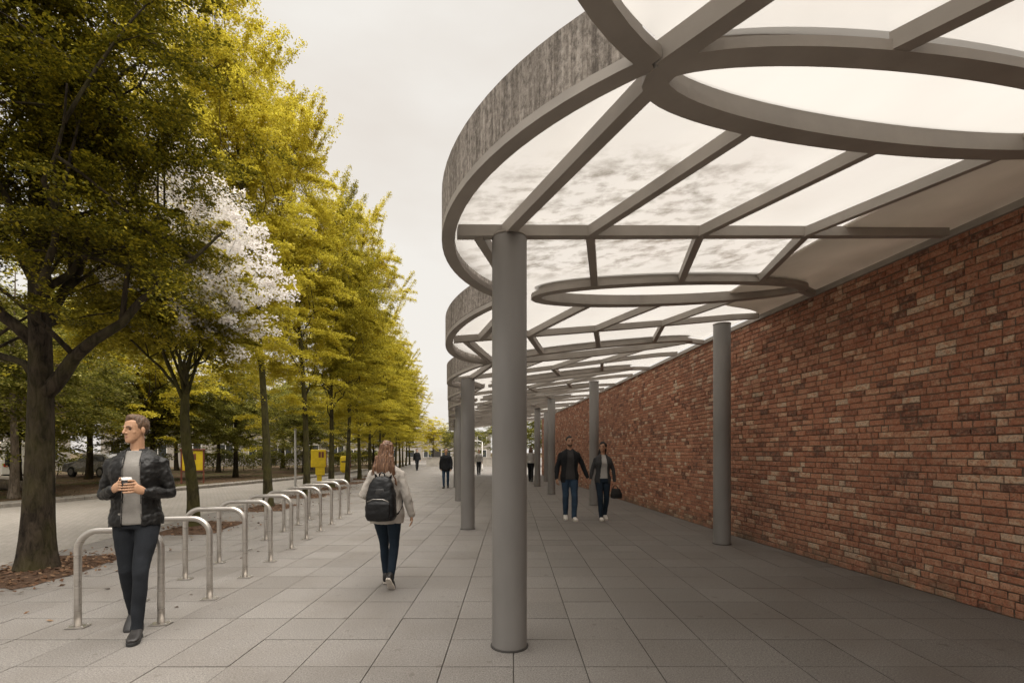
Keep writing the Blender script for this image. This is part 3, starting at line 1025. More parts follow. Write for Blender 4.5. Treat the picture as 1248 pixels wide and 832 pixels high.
def park_tree(seed, name, mat, h, rad, br, bark, fork=2.3, per=110, fill=200, size=.115, low=1.7):
    o = empty(name, (0, 0, 0))
    rr = random.Random(seed); rng = np.random.default_rng(seed)
    b, tips, surf = skeleton(rr, br, fork, h[0], (rad, rad, h[1]), True, 14, 4, 2, (0, 0), (), low, .15)
    b.build('trunk', M[bark], o)
    me, _ = foliage(tips, rng, per, .5, size, M[mat], 'crown', .2, surf, fill, rr, .6, 1.1)
    link('crown', me, None, o)
    return o


P1 = park_tree(41, 'park_tree', 'leaf_park', (4.4, 3.2), 3.3, .15, 'bark', fill=200)
P2 = park_tree(42, 'park_tree', 'leaf_gold', (5.6, 4.0), 3.5, .16, 'bark', 2.6, low=1.9, fill=200)
P3 = park_tree(43, 'park_tree', 'leaf_park', (5.0, 3.6), 3.0, .13, 'bark_pale', 2.8, low=2.4)
spots = [(P3, -14.3, 18.2, .95, 'pale-barked park tree standing just across the road behind the nearest street tree'),
         (P1, -17.5, 22.5, 1.0, 'dark low-branched park tree behind the head of the man with coffee'),
         (P2, -18.5, 15.5, 1.0, 'yellow-green park tree at the far left edge, over the benches'),
         (P1, -21.5, 17.0, .95, 'dark park tree at the left edge in front of the white van'),
         (P2, -15.6, 27.0, 1.05, 'tall golden park tree right of the yellow notice board'),
         (P1, -15.8, 28.6, .85, 'layered dark park tree between the notice board and the blossom tree'),
         (P1, -13.0, 32.0, .95, 'spreading dark park tree behind the blossom tree trunk'),
         (P2, -20.5, 31.0, 1.1, 'golden park tree far back behind the man with coffee'),
         (P1, -10.8, 38.5, .9, 'dark park tree behind the third street tree'),
         (P3, -12.0, 45.0, 1.0, 'park tree beyond the bend of the road, behind the yellow box'),
         (P2, -10.2, 52.0, .9, 'golden park tree beyond the yellow waste bin'),
         (P1, -9.0, 60.0, .9, 'distant dark park tree left of the far pavement'),
         (P2, -25.5, 24.0, 1.1, 'golden park tree at far left, deepest in the park'),
         (P1, -26.0, 34.0, 1.1, 'dark park tree deep in the park behind the white van'),
         (P1, -17.5, 40.0, 1.0, 'dark park tree deep in the park right of the notice board'),
         (P2, -16.0, 50.0, 1.1, 'golden park tree far away before the pale building'),
         (P1, -23.0, 45.0, 1.1, 'dark park tree far away before the long pale building'),
         (P1, 1.6, 62.0, .75, 'round dark tree beyond the far end of the canopy'),
         (P1, 6.6, 58.0, .8, 'dark tree beyond the end of the brick wall'),
         (P2, -2.6, 78.0, .75, 'small golden tree closing the far end of the pavement'),
         (P1, 10.5, 52.0, .9, 'leafy tree seen past the end of the brick wall, partly hidden')]
used = set()
for i, (src, v, u, s, lab) in enumerate(spots):
    o = src if id(src) not in used else copy_tree(src)
    used.add(id(src))
    o.location = (v, u, -0.02 if v < -6 else 0); o.rotation_euler = (R(2.5) if src is P3 else 0, R(2) if src is P3 else 0, i * 1.7); o.scale = (s, s, s)
    tag(o, lab, 'tree', PG)
# ------------------------------------------------------------------ people
V = Vector
M['skin'] = plain('skin', (0.44, 0.25, 0.15), 0.48, 0.08, 14, 0.08, bdist=0.001)
M['skin_tan'] = plain('tan_skin', (0.36, 0.20, 0.125), 0.5, 0.08, 14, 0.08, bdist=0.001)
M['eye'] = plain('eye_brown', (0.035, 0.022, 0.015), 0.2, 0.05)
M['lips'] = plain('lips', (0.33, 0.15, 0.11), 0.45, 0.05)
M['hair_fair'] = plain('fair_brown_hair', (0.095, 0.055, 0.031), 0.55, 0.5, 30, 0.6, stretch=(3, .6, 1), bdist=0.003)
M['hair_dark'] = plain('black_hair', (0.011, 0.008, 0.007), 0.6, 0.4, 30, 0.5, stretch=(2, 2, .3), bdist=0.003)
M['leather'] = plain('black_leather', (0.0095, 0.009, 0.0085), 0.5, 0.45, 14, 0.35, spec=0.32, bdist=0.003)
M['tee_grey'] = fabric('grey_marl_jersey', (0.25, 0.235, 0.215), 0.25, 220)
M['denim_black'] = fabric('washed_black_denim', (0.014, 0.016, 0.0195), 0.45, 260, big=7)
M['denim_blue'] = fabric('blue_denim', (0.028, 0.05, 0.082), 0.5, 260, big=6)
M['denim_navy'] = fabric('navy_denim', (0.013, 0.022, 0.034), 0.45, 260, big=6)
M['knit'] = fabric('pale_grey_knit', (0.40, 0.365, 0.325), 0.14, 130, bump=0.7, bd=0.004)
M['wool_black'] = fabric('black_wool', (0.014, 0.015, 0.017), 0.3)
M['wool_grey'] = fabric('charcoal_wool', (0.042, 0.042, 0.043), 0.3)
M['shirt_dark'] = fabric('dark_grey_shirt', (0.045, 0.043, 0.043), 0.25)
M['shirt_pale'] = fabric('pale_grey_top', (0.36, 0.345, 0.325), 0.15)
M['shoe_black'] = plain('black_shoe_leather', (0.018, 0.016, 0.015), 0.45, 0.3, 20, 0.2)
M['sole_white'] = plain('pale_rubber_sole', (0.52, 0.47, 0.41), 0.7, 0.15, 20)
M['shoe_white'] = plain('white_trainer', (0.62, 0.585, 0.54), 0.6, 0.1, 20)
M['stubble'] = plain('dark_stubble', (0.075, 0.045, 0.03), 0.8, 0.3, 60)
M['zip_metal'] = plain('dull_zip', (0.16, 0.15, 0.14), 0.5, 0.1, 5, metal=.6)
M['nylon'] = plain('black_nylon', (0.006, 0.006, 0.0063), 0.45, 0.4, 16, 0.5, spec=0.3, bdist=0.004)


def m_auburn():
    t = NT('auburn_hair'); c = t.coord((70, 70, 3)); a = t.noise(c, 1.2, 3, .6); s = t.n('ShaderNodeSeparateXYZ', {0: t.coord()}).outputs[2]
    col = t.ramp(a, [(0.3, (0.045, 0.021, 0.011)), (0.55, (0.15, 0.074, 0.038)), (0.75, (0.30, 0.17, 0.095))])
    col = t.mix(t.ramp(s, t.g((1.2, 0.0), (1.35, 0.0))), col, (0.3, 0.16, 0.1))
    return t.bsdf(col, 0.42, t.bump(a, 0.6, 0.006), 0, 0.4)


M['hair_auburn'] = m_auburn()

TORSO = [(.80, .150, .105, .012), (.87, .168, .115, .012), (.93, .170, .118, .012), (1.02, .152, .106, .004), (1.12, .143, .098, 0), (1.22, .155, .108, 0),
         (1.32, .172, .118, .002), (1.39, .172, .112, .008), (1.44, .150, .092, .014), (1.475, .100, .074, .018), (1.50, .068, .064, .018)]


def tor(z):
    for a, b in zip(TORSO[:-1], TORSO[1:]):
        if a[0] <= z <= b[0]:
            t = (z - a[0]) / (b[0] - a[0]); return [a[i] + (b[i] - a[i]) * t for i in range(4)]
    return TORSO[0] if z < TORSO[0][0] else TORSO[-1]


def torso(mb, off, z0, z1, fem=0.0, flare=0.0, n=28, step=0.03):
    zs = [z0 + (z1 - z0) * i / max(2, int((z1 - z0) / step)) for i in range(max(2, int((z1 - z0) / step)) + 1)]
    rings = []
    for z in zs:
        _, rx, ry, cy = tor(z)
        f = 1 - .07 * fem
        if fem and 1.02 < z < 1.25: f -= .06 * fem * math.sin((z - 1.02) / .23 * PI)
        rx = rx * f + off + flare * max(0, (1.05 - z) / .3); ry = ry + off + flare * .6 * max(0, (1.05 - z) / .3)
        bust = .03 * fem * math.exp(-((z - 1.30) / .06) ** 2)
        ring = []
        for k in range(n):
            a = 2 * PI * k / n; ca, sa = math.cos(a), math.sin(a); e = 0.82
            x = rx * math.copysign(abs(ca) ** e, ca); y = ry * math.copysign(abs(sa) ** e, sa)
            if sa < 0: y -= bust * (-sa)
            ring.append(V((x, y + cy, z)))
        rings.append(ring)
    mb.rings(rings, True, True)


def hand(mb, wrist, fdir, palm_n, curl=.35, thumb=1, s=1.0):
    """palm and five separate fingers; fingers bend towards palm_n; thumb leaves the side of the palm"""
    w_ = V(wrist); f = V(fdir).normalized(); pn = V(palm_n); pn = (pn - f * pn.dot(f)).normalized(); ac = f.cross(pn) * thumb
    k = w_ + f * .092 * s
    mb.cap_tube([w_ - f * .015, w_ + f * .03 * s, w_ + f * .082 * s], [(.026 * s, .019 * s), (.038 * s, .017 * s), (.039 * s, .013 * s)], 12, ac)
    for i, (o, L) in enumerate(((.030, .074), (.010, .083), (-.010, .077), (-.030, .060))):
        p = k + ac * o * s - f * (.004 if i in (1, 2) else .012); d = (f + ac * o * 1.6).normalized(); pts = [p - f * .03]; rr_ = [.009 * s]
        c = curl * (1 + .12 * i)
        pts.append(p); rr_.append(.0092 * s)
        for q, fr in enumerate((.45, .30, .25)):
            d = (d * math.cos(c) + pn * math.sin(c)).normalized(); pn2 = pn
            p = p + d * L * fr * s; pts.append(p); rr_.append((.0086 - .0008 * q) * s)
        mb.cap_tube(pts, rr_, 8, ac)
    p = w_ + f * .022 * s + ac * .030 * s
    d = (f * .75 + ac * .65 + pn * .25).normalized(); p1 = p + d * .038 * s; d2 = (f * .93 + ac * .2 + pn * .35).normalized()
    mb.cap_tube([w_ + f * .012 * s, p, p1, p1 + d2 * .032 * s, p1 + d2 * .052 * s], [.013 * s, .0125 * s, .0108 * s, .0098 * s, .0085 * s], 8, ac)


def head(mb, T, fem=0.0):
    """skull, jaw, nose, brow, lips, ears; T places it"""
    def B(c, r): 
        t = MB(); t.ball(c, r, 20, 14); mb.add([T @ V(p) for p in t.v], t.f, True)
    def Tu(p, r, hint=(1, 0, 0)):
        t = MB(); t.cap_tube(p, r, 10, hint); mb.add([T @ V(q) for q in t.v], t.f, True)
    B((0, .018, 1.712), (.074, .093, .088))
    rings = []
    j = 1 - .10 * fem
    for z, cy, rx, ry in ((1.563, -.058, .020 * j, .026), (1.572, -.050, .036 * j, .042), (1.592, -.036, .050 * j, .058), (1.62, -.022, .059 * j, .070), (1.65, -.012, .065, .080),
                          (1.68, -.004, .069, .088), (1.71, .002, .071, .092), (1.745, .006, .068, .086), (1.775, .01, .05, .065)):
        rings.append([T @ V((rx * math.copysign(abs(math.cos(a)) ** .9, math.cos(a)), cy + ry * math.copysign(abs(math.sin(a)) ** .95, math.sin(a)), z)) for a in [2 * PI * k / 20 for k in range(20)]])
    mb.rings(rings, True, True)
    Tu([(0, -.088, 1.694), (0, -.100, 1.675), (0, -.112, 1.652)], [(.008, .01), (.009, .011), (.0125, .011)])
    Tu([(-.014, -.098, 1.647), (.014, -.098, 1.647)], [.008, .008])
    Tu([(-.045, -.074, 1.697), (-.02, -.088, 1.699), (0, -.089, 1.697), (.02, -.088, 1.699), (.045, -.074, 1.697)], [.007, .0085, .007, .0085, .007])
    Tu([(-.022, -.083, 1.6175), (0, -.092, 1.619), (.022, -.083, 1.6175)], [.004, .006, .004])
    Tu([(-.019, -.082, 1.607), (0, -.090, 1.606), (.019, -.082, 1.607)], [.004, .0065, .004])
    B((0, -.078, 1.577), (.019, .016, .014))
    for s in (-1, 1):
        B((s * .040, -.050, 1.655), (.022, .020, .026))
        t = MB(); t.ball((s * .076, .012, 1.668), (.010, .021, .032), 12, 8, Matrix.Rotation(s * .35, 3, 'Z')); mb.add([T @ V(p) for p in t.v], t.f, True)


def hair_short(T, quiff=.02, vol=1.0, wr=True):
    t = MB(); t.ball((0, 0, 0), 1, 40, 28)
    vs = []
    for p in t.v:
        az = math.atan2(p[0], -p[1])            # 0 in front
        x, y, z = p[0] * .0795 * vol, .016 + p[1] * .100 * vol, 1.712 + p[2] * .096 * vol
        line = 1.752 - .075 * sst((abs(az) - .75) / .5) - .085 * sst((abs(az) - 1.9) / .6) + .015 * math.sin(az * 3)
        if y < .0 and z > 1.74: z += quiff * min(1, -y / .06) * sst((z - 1.74) / .04); y -= quiff * .25 * sst((z - 1.74) / .05)
        if z < line:
            f = max(.80, 1 - (line - z) * 9); x *= f; y = .014 + (y - .014) * f
        if z < 1.70: x *= .985
        vs.append(T @ V((x, y, z)))
    m_ = MB(); m_.add(vs, t.f, True)
    return m_


def shoe(root, T, mat, solemat, s=1.0):
    """T: foot frame; ankle at origin, toe along -Y, sole at z = -0.085"""
    b = MB(); rings = []
    prof = [(.072, .026, .052, -.004), (.060, .034, .066, .004), (.03, .038, .082, .012), (-.01, .040, .080, .010), (-.05, .043, .062, -.004), (-.09, .047, .048, -.018), (-.13, .047, .036, -.028), (-.165, .040, .026, -.036), (-.188, .022, .016, -.044)]
    for y, hw, hh, ztop in prof:
        zt = ztop; zb = -.07
        rings.append([T @ V((hw * s * math.copysign(abs(math.cos(a)) ** .8, math.cos(a)), y * s, ((zt + zb) / 2 + (zt - zb) / 2 * math.copysign(abs(math.sin(a)) ** .8, math.sin(a))) * s)) for a in [2 * PI * k / 16 for k in range(16)]])
    b.rings(rings, True, True)
    b.cap_tube([T @ V((0, .03, .02)) , T @ V((0, .032, -.03))], [(.043 * s, .046 * s), (.042 * s, .048 * s)], 14)
    o = b.build('shoe', mat, root)
    b = MB(); ol = [(.0, .078), (.026, .07), (.038, .03), (.036, -.02), (.046, -.08), (.048, -.13), (.038, -.172), (.018, -.196), (0, -.2)]
    pts = ol + [(-x, y) for x, y in reversed(ol[1:-1])]
    b.rings([[T @ V((x * s, y * s, z * s)) for x, y in pts] for z in (-.088, -.062)], True, False)
    bevel(b.build('sole', solemat, o), .004)


def person(label, loc, rz, scale, P, O, group=None, vox=.006):
    """P: joints for a 1.8 m figure that faces -Y; O: what it wears"""
    root = empty('person', loc, rz); root.scale = (scale * O.get('slim', 1), scale * O.get('slim', 1), scale)
    tag(root, label, 'person', group)
    fem = O.get('fem', 0.0); sh = .182 - .02 * fem
    J = dict(P)
    sx = P.get('sway', 0.0)
    hips = {'l': V((.088 + sx, .01, .92)), 'r': V((-.088 + sx, .01, .92))}
    shou = {'l': V((sh - .008, .016, 1.395)), 'r': V((-sh + .008, .016, 1.395))}
    body = MB()
    torso(body, -.006, .885, 1.50, fem)
    yaw, pit_ = P.get('head', (0, 0))
    T = Matrix.Translation((0, .012, 1.55)) @ Matrix.Rotation(yaw, 4, 'Z') @ Matrix.Rotation(pit_, 4, 'X') @ Matrix.Scale(.96, 4) @ Matrix.Translation((0, -.004, -1.55 + P.get('hz', 0)))
    body.cap_tube([(0, .022, 1.44), (0, .016, 1.53), T @ V((0, .008, 1.62))], [(.062, .060), (.051 - .006 * fem, .053 - .006 * fem), (.051 - .004 * fem, .056)], 18)
    head(body, T, fem)
    for s in 'lr':
        e, w_ = V(P['elbow_' + s]), V(P['wrist_' + s])
        body.cap_tube([shou[s], shou[s].lerp(e, .5), e, e.lerp(w_, .3), w_], [.038 - .005 * fem, .037 - .005 * fem, .030 - .003 * fem, .033 - .004 * fem, .025 - .002 * fem], 14)
        k, a = V(P['knee_' + s]), V(P['ankle_' + s])
        body.cap_tube([hips[s], hips[s].lerp(k, .5), k, k.lerp(a, .35), a], [.078, .066, .05, .05, .036], 16)
        if callable(P.get('hand_' + s)): P['hand_' + s](body, w_)
        else:
            fd, pn, cu = P.get('hand_' + s, ((0, -.1, -1), (1 if s == 'r' else -1, .2, 0), .3))
            # thumb towards the body's front
            f_ = V(fd).normalized(); p_ = V(pn); p_ = (p_ - f_ * p_.dot(f_)).normalized()
            th = 1 if f_.cross(p_).dot(V((0, -1, .2))) > 0 else -1
            hand(body, w_, fd, pn, cu, th, 1.0 - .08 * fem)
    me = remeshed(body, vox if vox > .005 else .0042, 2 if vox < .007 else 1)
    if vox < .007:
        co = get_co(me); fd = np.array((T.to_3x3() @ V((0, 1, 0))).normalized())
        for s in (-1, 1):
            c = np.array(T @ V((s * .032, -.086, 1.681))); d = np.linalg.norm((co - c) * np.array([1, 1, 1.5]), axis=1)
            co += np.outer(np.clip(1 - d / .026, 0, 1) ** .8 * .011, fd)
        set_co(me, co)
    o = link('body', me, M[O.get('skin', 'skin')], root)
    # face details
    if vox < .011:
        for s in (-1, 1):
            b = MB(); b.ball((0, 0, 0), (.014, .007, .0072), 12, 8); c = V((s * .032, -.0765 if vox < .007 else -.0795, 1.681))
            e = MB(); e.add([T @ (V(p) + c) for p in b.v], b.f, True); e.build('eye', M['eye'], root)
            e = MB(); e.cap_tube([T @ V((s * .048, -.074, 1.700)), T @ V((s * .032, -.0905, 1.7045)), T @ V((s * .014, -.0945, 1.701))], [.0035, .0055, .0045], 8); e.build('eyebrow', M[O['hair']], root)
        e = MB()
        e.cap_tube([T @ V((-.021, -.0865, 1.6125)), T @ V((0, -.0955, 1.613)), T @ V((.021, -.0865, 1.6125))], [(.002, .003), (.003, .006), (.002, .003)], 8, (0, 1, 0)); e.build('lips', M['lips'], root)
    if O.get('beard'):
        b = MB(); rg = []
        for z, cy, rx, ry in ((1.560, -.058, .018, .024), (1.566, -.052, .035, .042), (1.59, -.037, .0535, .0615), (1.605, -.030, .058, .067), (1.62, -.023, .060, .068)):
            rg.append([T @ V((rx * math.cos(a), cy + ry * math.sin(a), z)) for a in [2 * PI * k / 20 for k in range(20)]])
        b.rings(rg, True, True); b.build('beard', M['stubble'], root)
    # hair
    if O['hairstyle'] == 'short':
        hm = remeshed(hair_short(T, O.get('quiff', .02)), min(vox, .006), 1); wrinkle(hm, .0035, (90, 25, 30), 3.0, 2)
        link('hair', hm, M[O['hair']], root)
    else:
        hb = hair_short(T, .004, 1.06)
        zb = O.get('hair_len', 1.36)
        rg = []
        for i in range(9):
            t = i / 8; z = 1.76 + (zb - 1.76) * t
            hw = .080 + .045 * t ** .8 * O.get('hair_w', 1) - .03 * max(0, t - .8) * 5 * .35
            cy = .055 + .055 * sst(t * 1.5); ry = .055 - .012 * t
            c = T @ V((0, 0, 1.6)) * 0 + V((0, 0, 0))
            f = 1 - t
            ring = []
            for k in range(20):
                a = 2 * PI * k / 20; q = V((hw * math.cos(a), cy + ry * math.sin(a), z))
                ring.append((T @ q).lerp(q, sst(t * 1.2)))
            rg.append(ring)
        hb.rings(rg, True, True)
        if O.get('locks'):                        # locks fallen forward over the shoulders' edge
            rr = random.Random(2)
            for i in range(26):
                x = -.135 + .27 * i / 25; y = .10 + rr.uniform(-.015, .025)
                hb.cap_tube([(x * .72, y * .9, 1.60), (x * .9, y + .012, 1.48), (x + rr.uniform(-.02, .02), y + .012, 1.40), (x + rr.uniform(-.025, .025), y + rr.uniform(-.01, .015), zb - rr.uniform(-.05, .04))], [.02, .019, .014, .005], 8)
        hm = remeshed(hb, min(vox, .007), 2); wrinkle(hm, .011, (48, 48, 3.5), 1.0, 3)
        link('hair', hm, M[O['hair']], root)
    # trousers
    b = MB(); fit = O.get('fit', 0)
    torso(b, .006, .86, .985, fem * .5)
    for s in 'lr':
        k, a = V(P['knee_' + s]), V(P['ankle_' + s]); dn = (a - k).normalized()
        b.cap_tube([hips[s] + V((0, 0, .02)), hips[s].lerp(k, .3), hips[s].lerp(k, .7), k, k.lerp(a, .4), a - dn * .03, a + dn * .015],
                   [.098 + fit * .3, .092 + fit * .5, .073 + fit * .7, .063 + fit, .059 + fit, .048 + fit, .050 + fit], 18)
    tm = remeshed(b, max(vox, .008), 3); wrinkle(tm, O.get('tw', .006), (10, 10, 6), 4.0, 3)
    link('trousers', tm, M[O['trousers']], root)
    # tops
    hem = O.get('hem', .90); n_off = .029
    if O.get('shirt'):
        b = MB(); torso(b, .017, O.get('shirt_hem', .86), 1.498, fem, .012); sm = remeshed(b, max(vox, .008), 2); wrinkle(sm, .005, (11, 11, 7), 7.0, 2)
        link('shirt', sm, M[O['shirt']], root)
    b = MB(); torso(b, n_off + O.get('bulk', 0), hem, 1.502, fem, O.get('flare', 0))
    for s in 'lr':
        e, w_ = V(P['elbow_' + s]), V(P['wrist_' + s]); d = (w_ - e).normalized(); g = O.get('bulk', 0)
        b.cap_tube([shou[s].lerp(V((0, .01, 1.43)), .55), shou[s].lerp(V((0, .01, 1.42)), .2), shou[s], shou[s].lerp(e, .5), e, e.lerp(w_, .5), w_ - d * .03, w_ - d * .005],
                   [.052 + g, .062 + g - .006 * fem, .062 + g - .006 * fem, .058 + g - .008 * fem, .053 + g - .008 * fem, .047 + g - .006 * fem, .040 + g - .004 * fem, .039 + g - .004 * fem], 16)
    jm = remeshed(b, max(vox * 1.1, .0075), 3)
    wrinkle(jm, O.get('jw', .009), (13, 13, 9), 2.0, 3)
    if O.get('zip'): wrinkle(jm, .005, (26, 26, 34), 6.0, 2)
    op = O.get('open')
    if op:
        import bmesh
        bm = bmesh.new(); bm.from_mesh(jm)
        kill = []
        for f in bm.faces:
            c = f.calc_center_median()
            if c.y < -.02 and abs(c.x - O.get('open_x', 0)) < op[0] + (op[1] - op[0]) * max(0, min(1, (c.z - hem) / (1.45 - hem))): kill.append(f)
            elif c.z < hem + .012 and f.normal.z < -.6: kill.append(f)
        bmesh.ops.delete(bm, geom=kill, context='FACES'); bm.to_mesh(jm); bm.free()
    jo = link('jacket' if op else O.get('top_name', 'coat'), jm, M[O['top']], root)
    if op:
        sm = jo.modifiers.new('thick', 'SOLIDIFY'); sm.thickness = .007; sm.offset = -1
    if O.get('collar'):
        w0 = O['collar']; b = MB(); rg = []
        for i in range(25):
            a = -PI / 2 + w0 + (2 * PI - 2 * w0) * i / 24; rx, ry = .073, .071
            ring = []
            for dr, dz in ((.004, -.035), (.012, -.03), (.008, .022), (.0, .028), (-.006, .02), (-.004, -.03)):
                ring.append(V(((rx + dr) * math.cos(a), .018 + (ry + dr) * math.sin(a), 1.492 + dz + .012 * math.sin(a))))
            rg.append(ring)
        b.rings(rg, True, True); b.build('collar', M[O['top']], jo)
    if O.get('zip'):
        for s in (-1, 1):
            b = MB(); pts = []
            for i in range(14):
                z = hem + .03 + (1.44 - hem - .03) * i / 13
                x = s * (op[0] + (op[1] - op[0]) * max(0, min(1, (z - hem) / (1.45 - hem))) + .004)
                _, rx, ry, cy = tor(z); rx += n_off; ry += n_off
                y = cy - ry * max(0, 1 - (abs(x) / rx) ** 2.4) ** .42 + .003
                pts.append((x, y - .004, z))
            b.tube(pts, (.0025), 6); b.build('zip', M['zip_metal'], jo)
    # feet
    for s in 'lr':
        yw, pt = P.get('foot_' + s, (0, 0))
        T2 = Matrix.Translation(V(P['ankle_' + s])) @ Matrix.Rotation(yw, 4, 'Z') @ Matrix.Rotation(pt, 4, 'X')
        shoe(root, T2, M[O['shoes']], M[O['sole']], 1 - .08 * fem)
    return root


def grounded(front, a_rear, pitch):
    return None


def walk(stride=.34, lead='l', gap=.06, arms=True, lift=R(32)):
    """mid-stride: the leading foot flat, the trailing heel lifted; -Y is ahead"""
    o = 'r' if lead == 'l' else 'l'; sg = 1 if lead == 'l' else -1
    h = .085
    # trailing foot rotates about its toe ball (0,-.13,-.085) on the ground
    c, s_ = math.cos(lift), math.sin(lift)
    ay = stride * .5; ball = V((0, ay - .13, 0)); r = V((0, .13, .088)); az = ball + V((0, r.y * c - r.z * s_ * 1.0, r.y * s_ + r.z * c))
    P = {'ankle_' + lead: (sg * gap, -stride * .5, h + .004), 'knee_' + lead: (sg * (gap + .015), -stride * .42, .50), 'foot_' + lead: (sg * .1, 0),
         'ankle_' + o: (-sg * gap, az.y, az.z), 'knee_' + o: (-sg * (gap + .012), stride * .10 - .05, .515), 'foot_' + o: (-sg * .08, lift)}
    if arms:
        for s, g in (('l', 1), ('r', -1)):
            fwd = -1 if s == o else 1
            P['elbow_' + s] = (g * .245, .03 + fwd * .05, 1.135); P['wrist_' + s] = (g * .255, -.01 + fwd * .13, .885)
            P['hand_' + s] = ((0, -.12 + fwd * .15, -1), (-g, .3, 0), .28)
    return P


# --- the man with the takeaway cup
CUP = V((0.015, -.285, 1.168))


def cup_hand(side, levels, a_end):
    def f(mb, w_):
        g = -1 if side == 'r' else 1
        base = CUP + V((g * .046, .012, (levels[0] + levels[-1]) / 2))
        mb.cap_tube([w_, w_.lerp(base, .5) + V((g * .006, -.004, 0)), base + V((g * .010, 0, 0))], [(.026, .021), (.036, .018), (.036, .014)], 12, (0, 0, 1))
        for i, z in enumerate(levels):
            a0 = 0 if g > 0 else PI; a1 = a_end * (1 - .06 * abs(i - 1)); n = 6; pts = [base + V((g * .010, .012, z - (levels[0] + levels[-1]) / 2))]
            for q in range(n + 1):
                a = a0 - g * (a1 * q / n) if g > 0 else a0 + a1 * q / n
                rr_ = .0475
                pts.append(V((CUP.x + rr_ * math.cos(a), CUP.y + rr_ * math.sin(a), CUP.z + z)))
            mb.cap_tube(pts, [.0098] + [.0096 - .0003 * q for q in range(n + 1)], 8, (0, 0, 1))
        # thumb lies over the near side, higher than the fingers
        t0 = w_.lerp(base, .55) + V((0, -.004, .018))
        mb.cap_tube([t0, CUP + V((g * .046, .026, levels[-1] + .022)), CUP + V((g * .030, -.040, levels[-1] + .026))], [.012, .0105, .009], 8, (0, 0, 1))
    return f


P = walk(.40, 'l', .062, False, R(34))
P.update(elbow_r=(-.240, .02, 1.13), wrist_r=(-.105, -.205, 1.185), elbow_l=(.240, .02, 1.13), wrist_l=(.125, -.205, 1.165),
         hand_r=cup_hand('r', (.026, .047, .068, .088), 1.15), hand_l=cup_hand('l', (.006, .027, .048, .069), 1.75), head=(R(-38), R(3)), sway=.0)
man_loc = gp(-3.14, 4.12); man_rz = R(13)
person('young man in black leather jacket and grey tee walking towards us, holding a coffee cup', man_loc, man_rz, 1.012, P,
       dict(skin='skin', hair='hair_fair', hairstyle='short', quiff=.024, trousers='denim_black', shirt='tee_grey', shirt_hem=.90, top='leather', hem=.885, open=(.072, .058),
            collar=.42, zip=True, shoes='shoe_black', sole='black_rubber', jw=.010, tw=.007, bulk=.0, fit=-.004, slim=.94), vox=.0045)
cup = empty('coffee_cup', man_loc, man_rz); cup.scale = (1.012 * .94, 1.012 * .94, 1.012)
tag(cup, 'dark takeaway coffee cup with white lid in the hands of the man', 'cup')
b = MB(); b.lathe([(.027, 0), (.0285, .004), (.037, .100)], 28, CUP); b.build('paper_cup', M['shirt_dark'], cup)
b = MB(); b.lathe([(.0385, .098), (.0395, .102), (.0395, .109), (.036, .112), (.034, .120), (.031, .120), (.030, .116)], 28, CUP); b.build('lid', M['white_paint'], cup)

# --- the woman with the backpack, seen from behind
P = walk(.42, 'l', .075, False, R(50))
P.update(elbow_r=(-.255, .045, 1.13), wrist_r=(-.30, .0, .90), hand_r=((-.10, -.10, -1), (1, .25, 0), .32), elbow_l=(.275, .05, 1.14), wrist_l=(.16, -.19, 1.05), hand_l=((-.5, -.8, .2), (-.6, .4, -.3), .5), head=(R(6), R(4)))
wo_loc = gp(-1.385, 5.46); wo_rz = R(180 - 7.2 - 3)
person('woman with long auburn hair in a pale grey sweater walking away with a black backpack', wo_loc, wo_rz, .905, P,
       dict(fem=1.0, skin='skin', hair='hair_auburn', hairstyle='long', hair_len=1.28, hair_w=1.15, locks=True, trousers='denim_navy', top='knit', top_name='sweater', hem=.80, flare=.02, bulk=.012,
            shoes='shoe_black', sole='sole_white', jw=.010, tw=.005, fit=-.004), vox=.006)
bp = empty('backpack', wo_loc, wo_rz); bp.scale = (.905,) * 3
tag(bp, 'shiny black backpack worn on the back of the auburn-haired woman', 'backpack')


def soft_box(rings, n=24, e=.55):
    b = MB(); rg = []
    for z, cx, cy, hx, hy in rings:
        rg.append([V((cx + hx * math.copysign(abs(math.cos(a)) ** e, math.cos(a)), cy + hy * math.copysign(abs(math.sin(a)) ** e, math.sin(a)), z)) for a in [2 * PI * k / n for k in range(n)]])
    b.rings(rg, True, True); return b


b = soft_box([(.850, 0, .235, .10, .055), (.860, 0, .235, .155, .085), (.91, 0, .237, .178, .098), (1.03, 0, .235, .178, .098), (1.17, 0, .225, .165, .085), (1.29, 0, .212, .135, .068), (1.35, 0, .203, .10, .05), (1.375, 0, .197, .05, .03)])
m_ = remeshed(b, .008, 3); wrinkle(m_, .006, (9, 9, 16), 1.5, 3); link('pack_body', m_, M['nylon'], bp)
b = soft_box([(.875, 0, .335, .10, .01), (.885, 0, .335, .135, .026), (.95, 0, .338, .142, .03), (1.06, 0, .334, .138, .026), (1.09, 0, .326, .11, .012)])
m_ = remeshed(b, .008, 2); wrinkle(m_, .004, (14, 14, 14), 5, 2); link('front_pocket', m_, M['nylon'], bp)
b = MB(); b.tube([(-.13, .348, 1.085), (-.06, .352, 1.115), (.06, .352, 1.115), (.13, .348, 1.085)], .0045, 6); b.build('zip', M['brushed_steel'], bp)
b = soft_box([(1.12, 0, .302, .055, .006), (1.13, 0, .302, .06, .01), (1.22, 0, .292, .055, .009), (1.23, 0, .290, .05, .005)], 16); b.build('badge_patch', M['shoe_black'], bp)
b = MB(); b.tube([(-.035, .19, 1.36), (-.03, .2, 1.405), (0, .205, 1.42), (.03, .2, 1.405), (.035, .19, 1.36)], (.008), 8); b.build('handle', M['nylon'], bp)
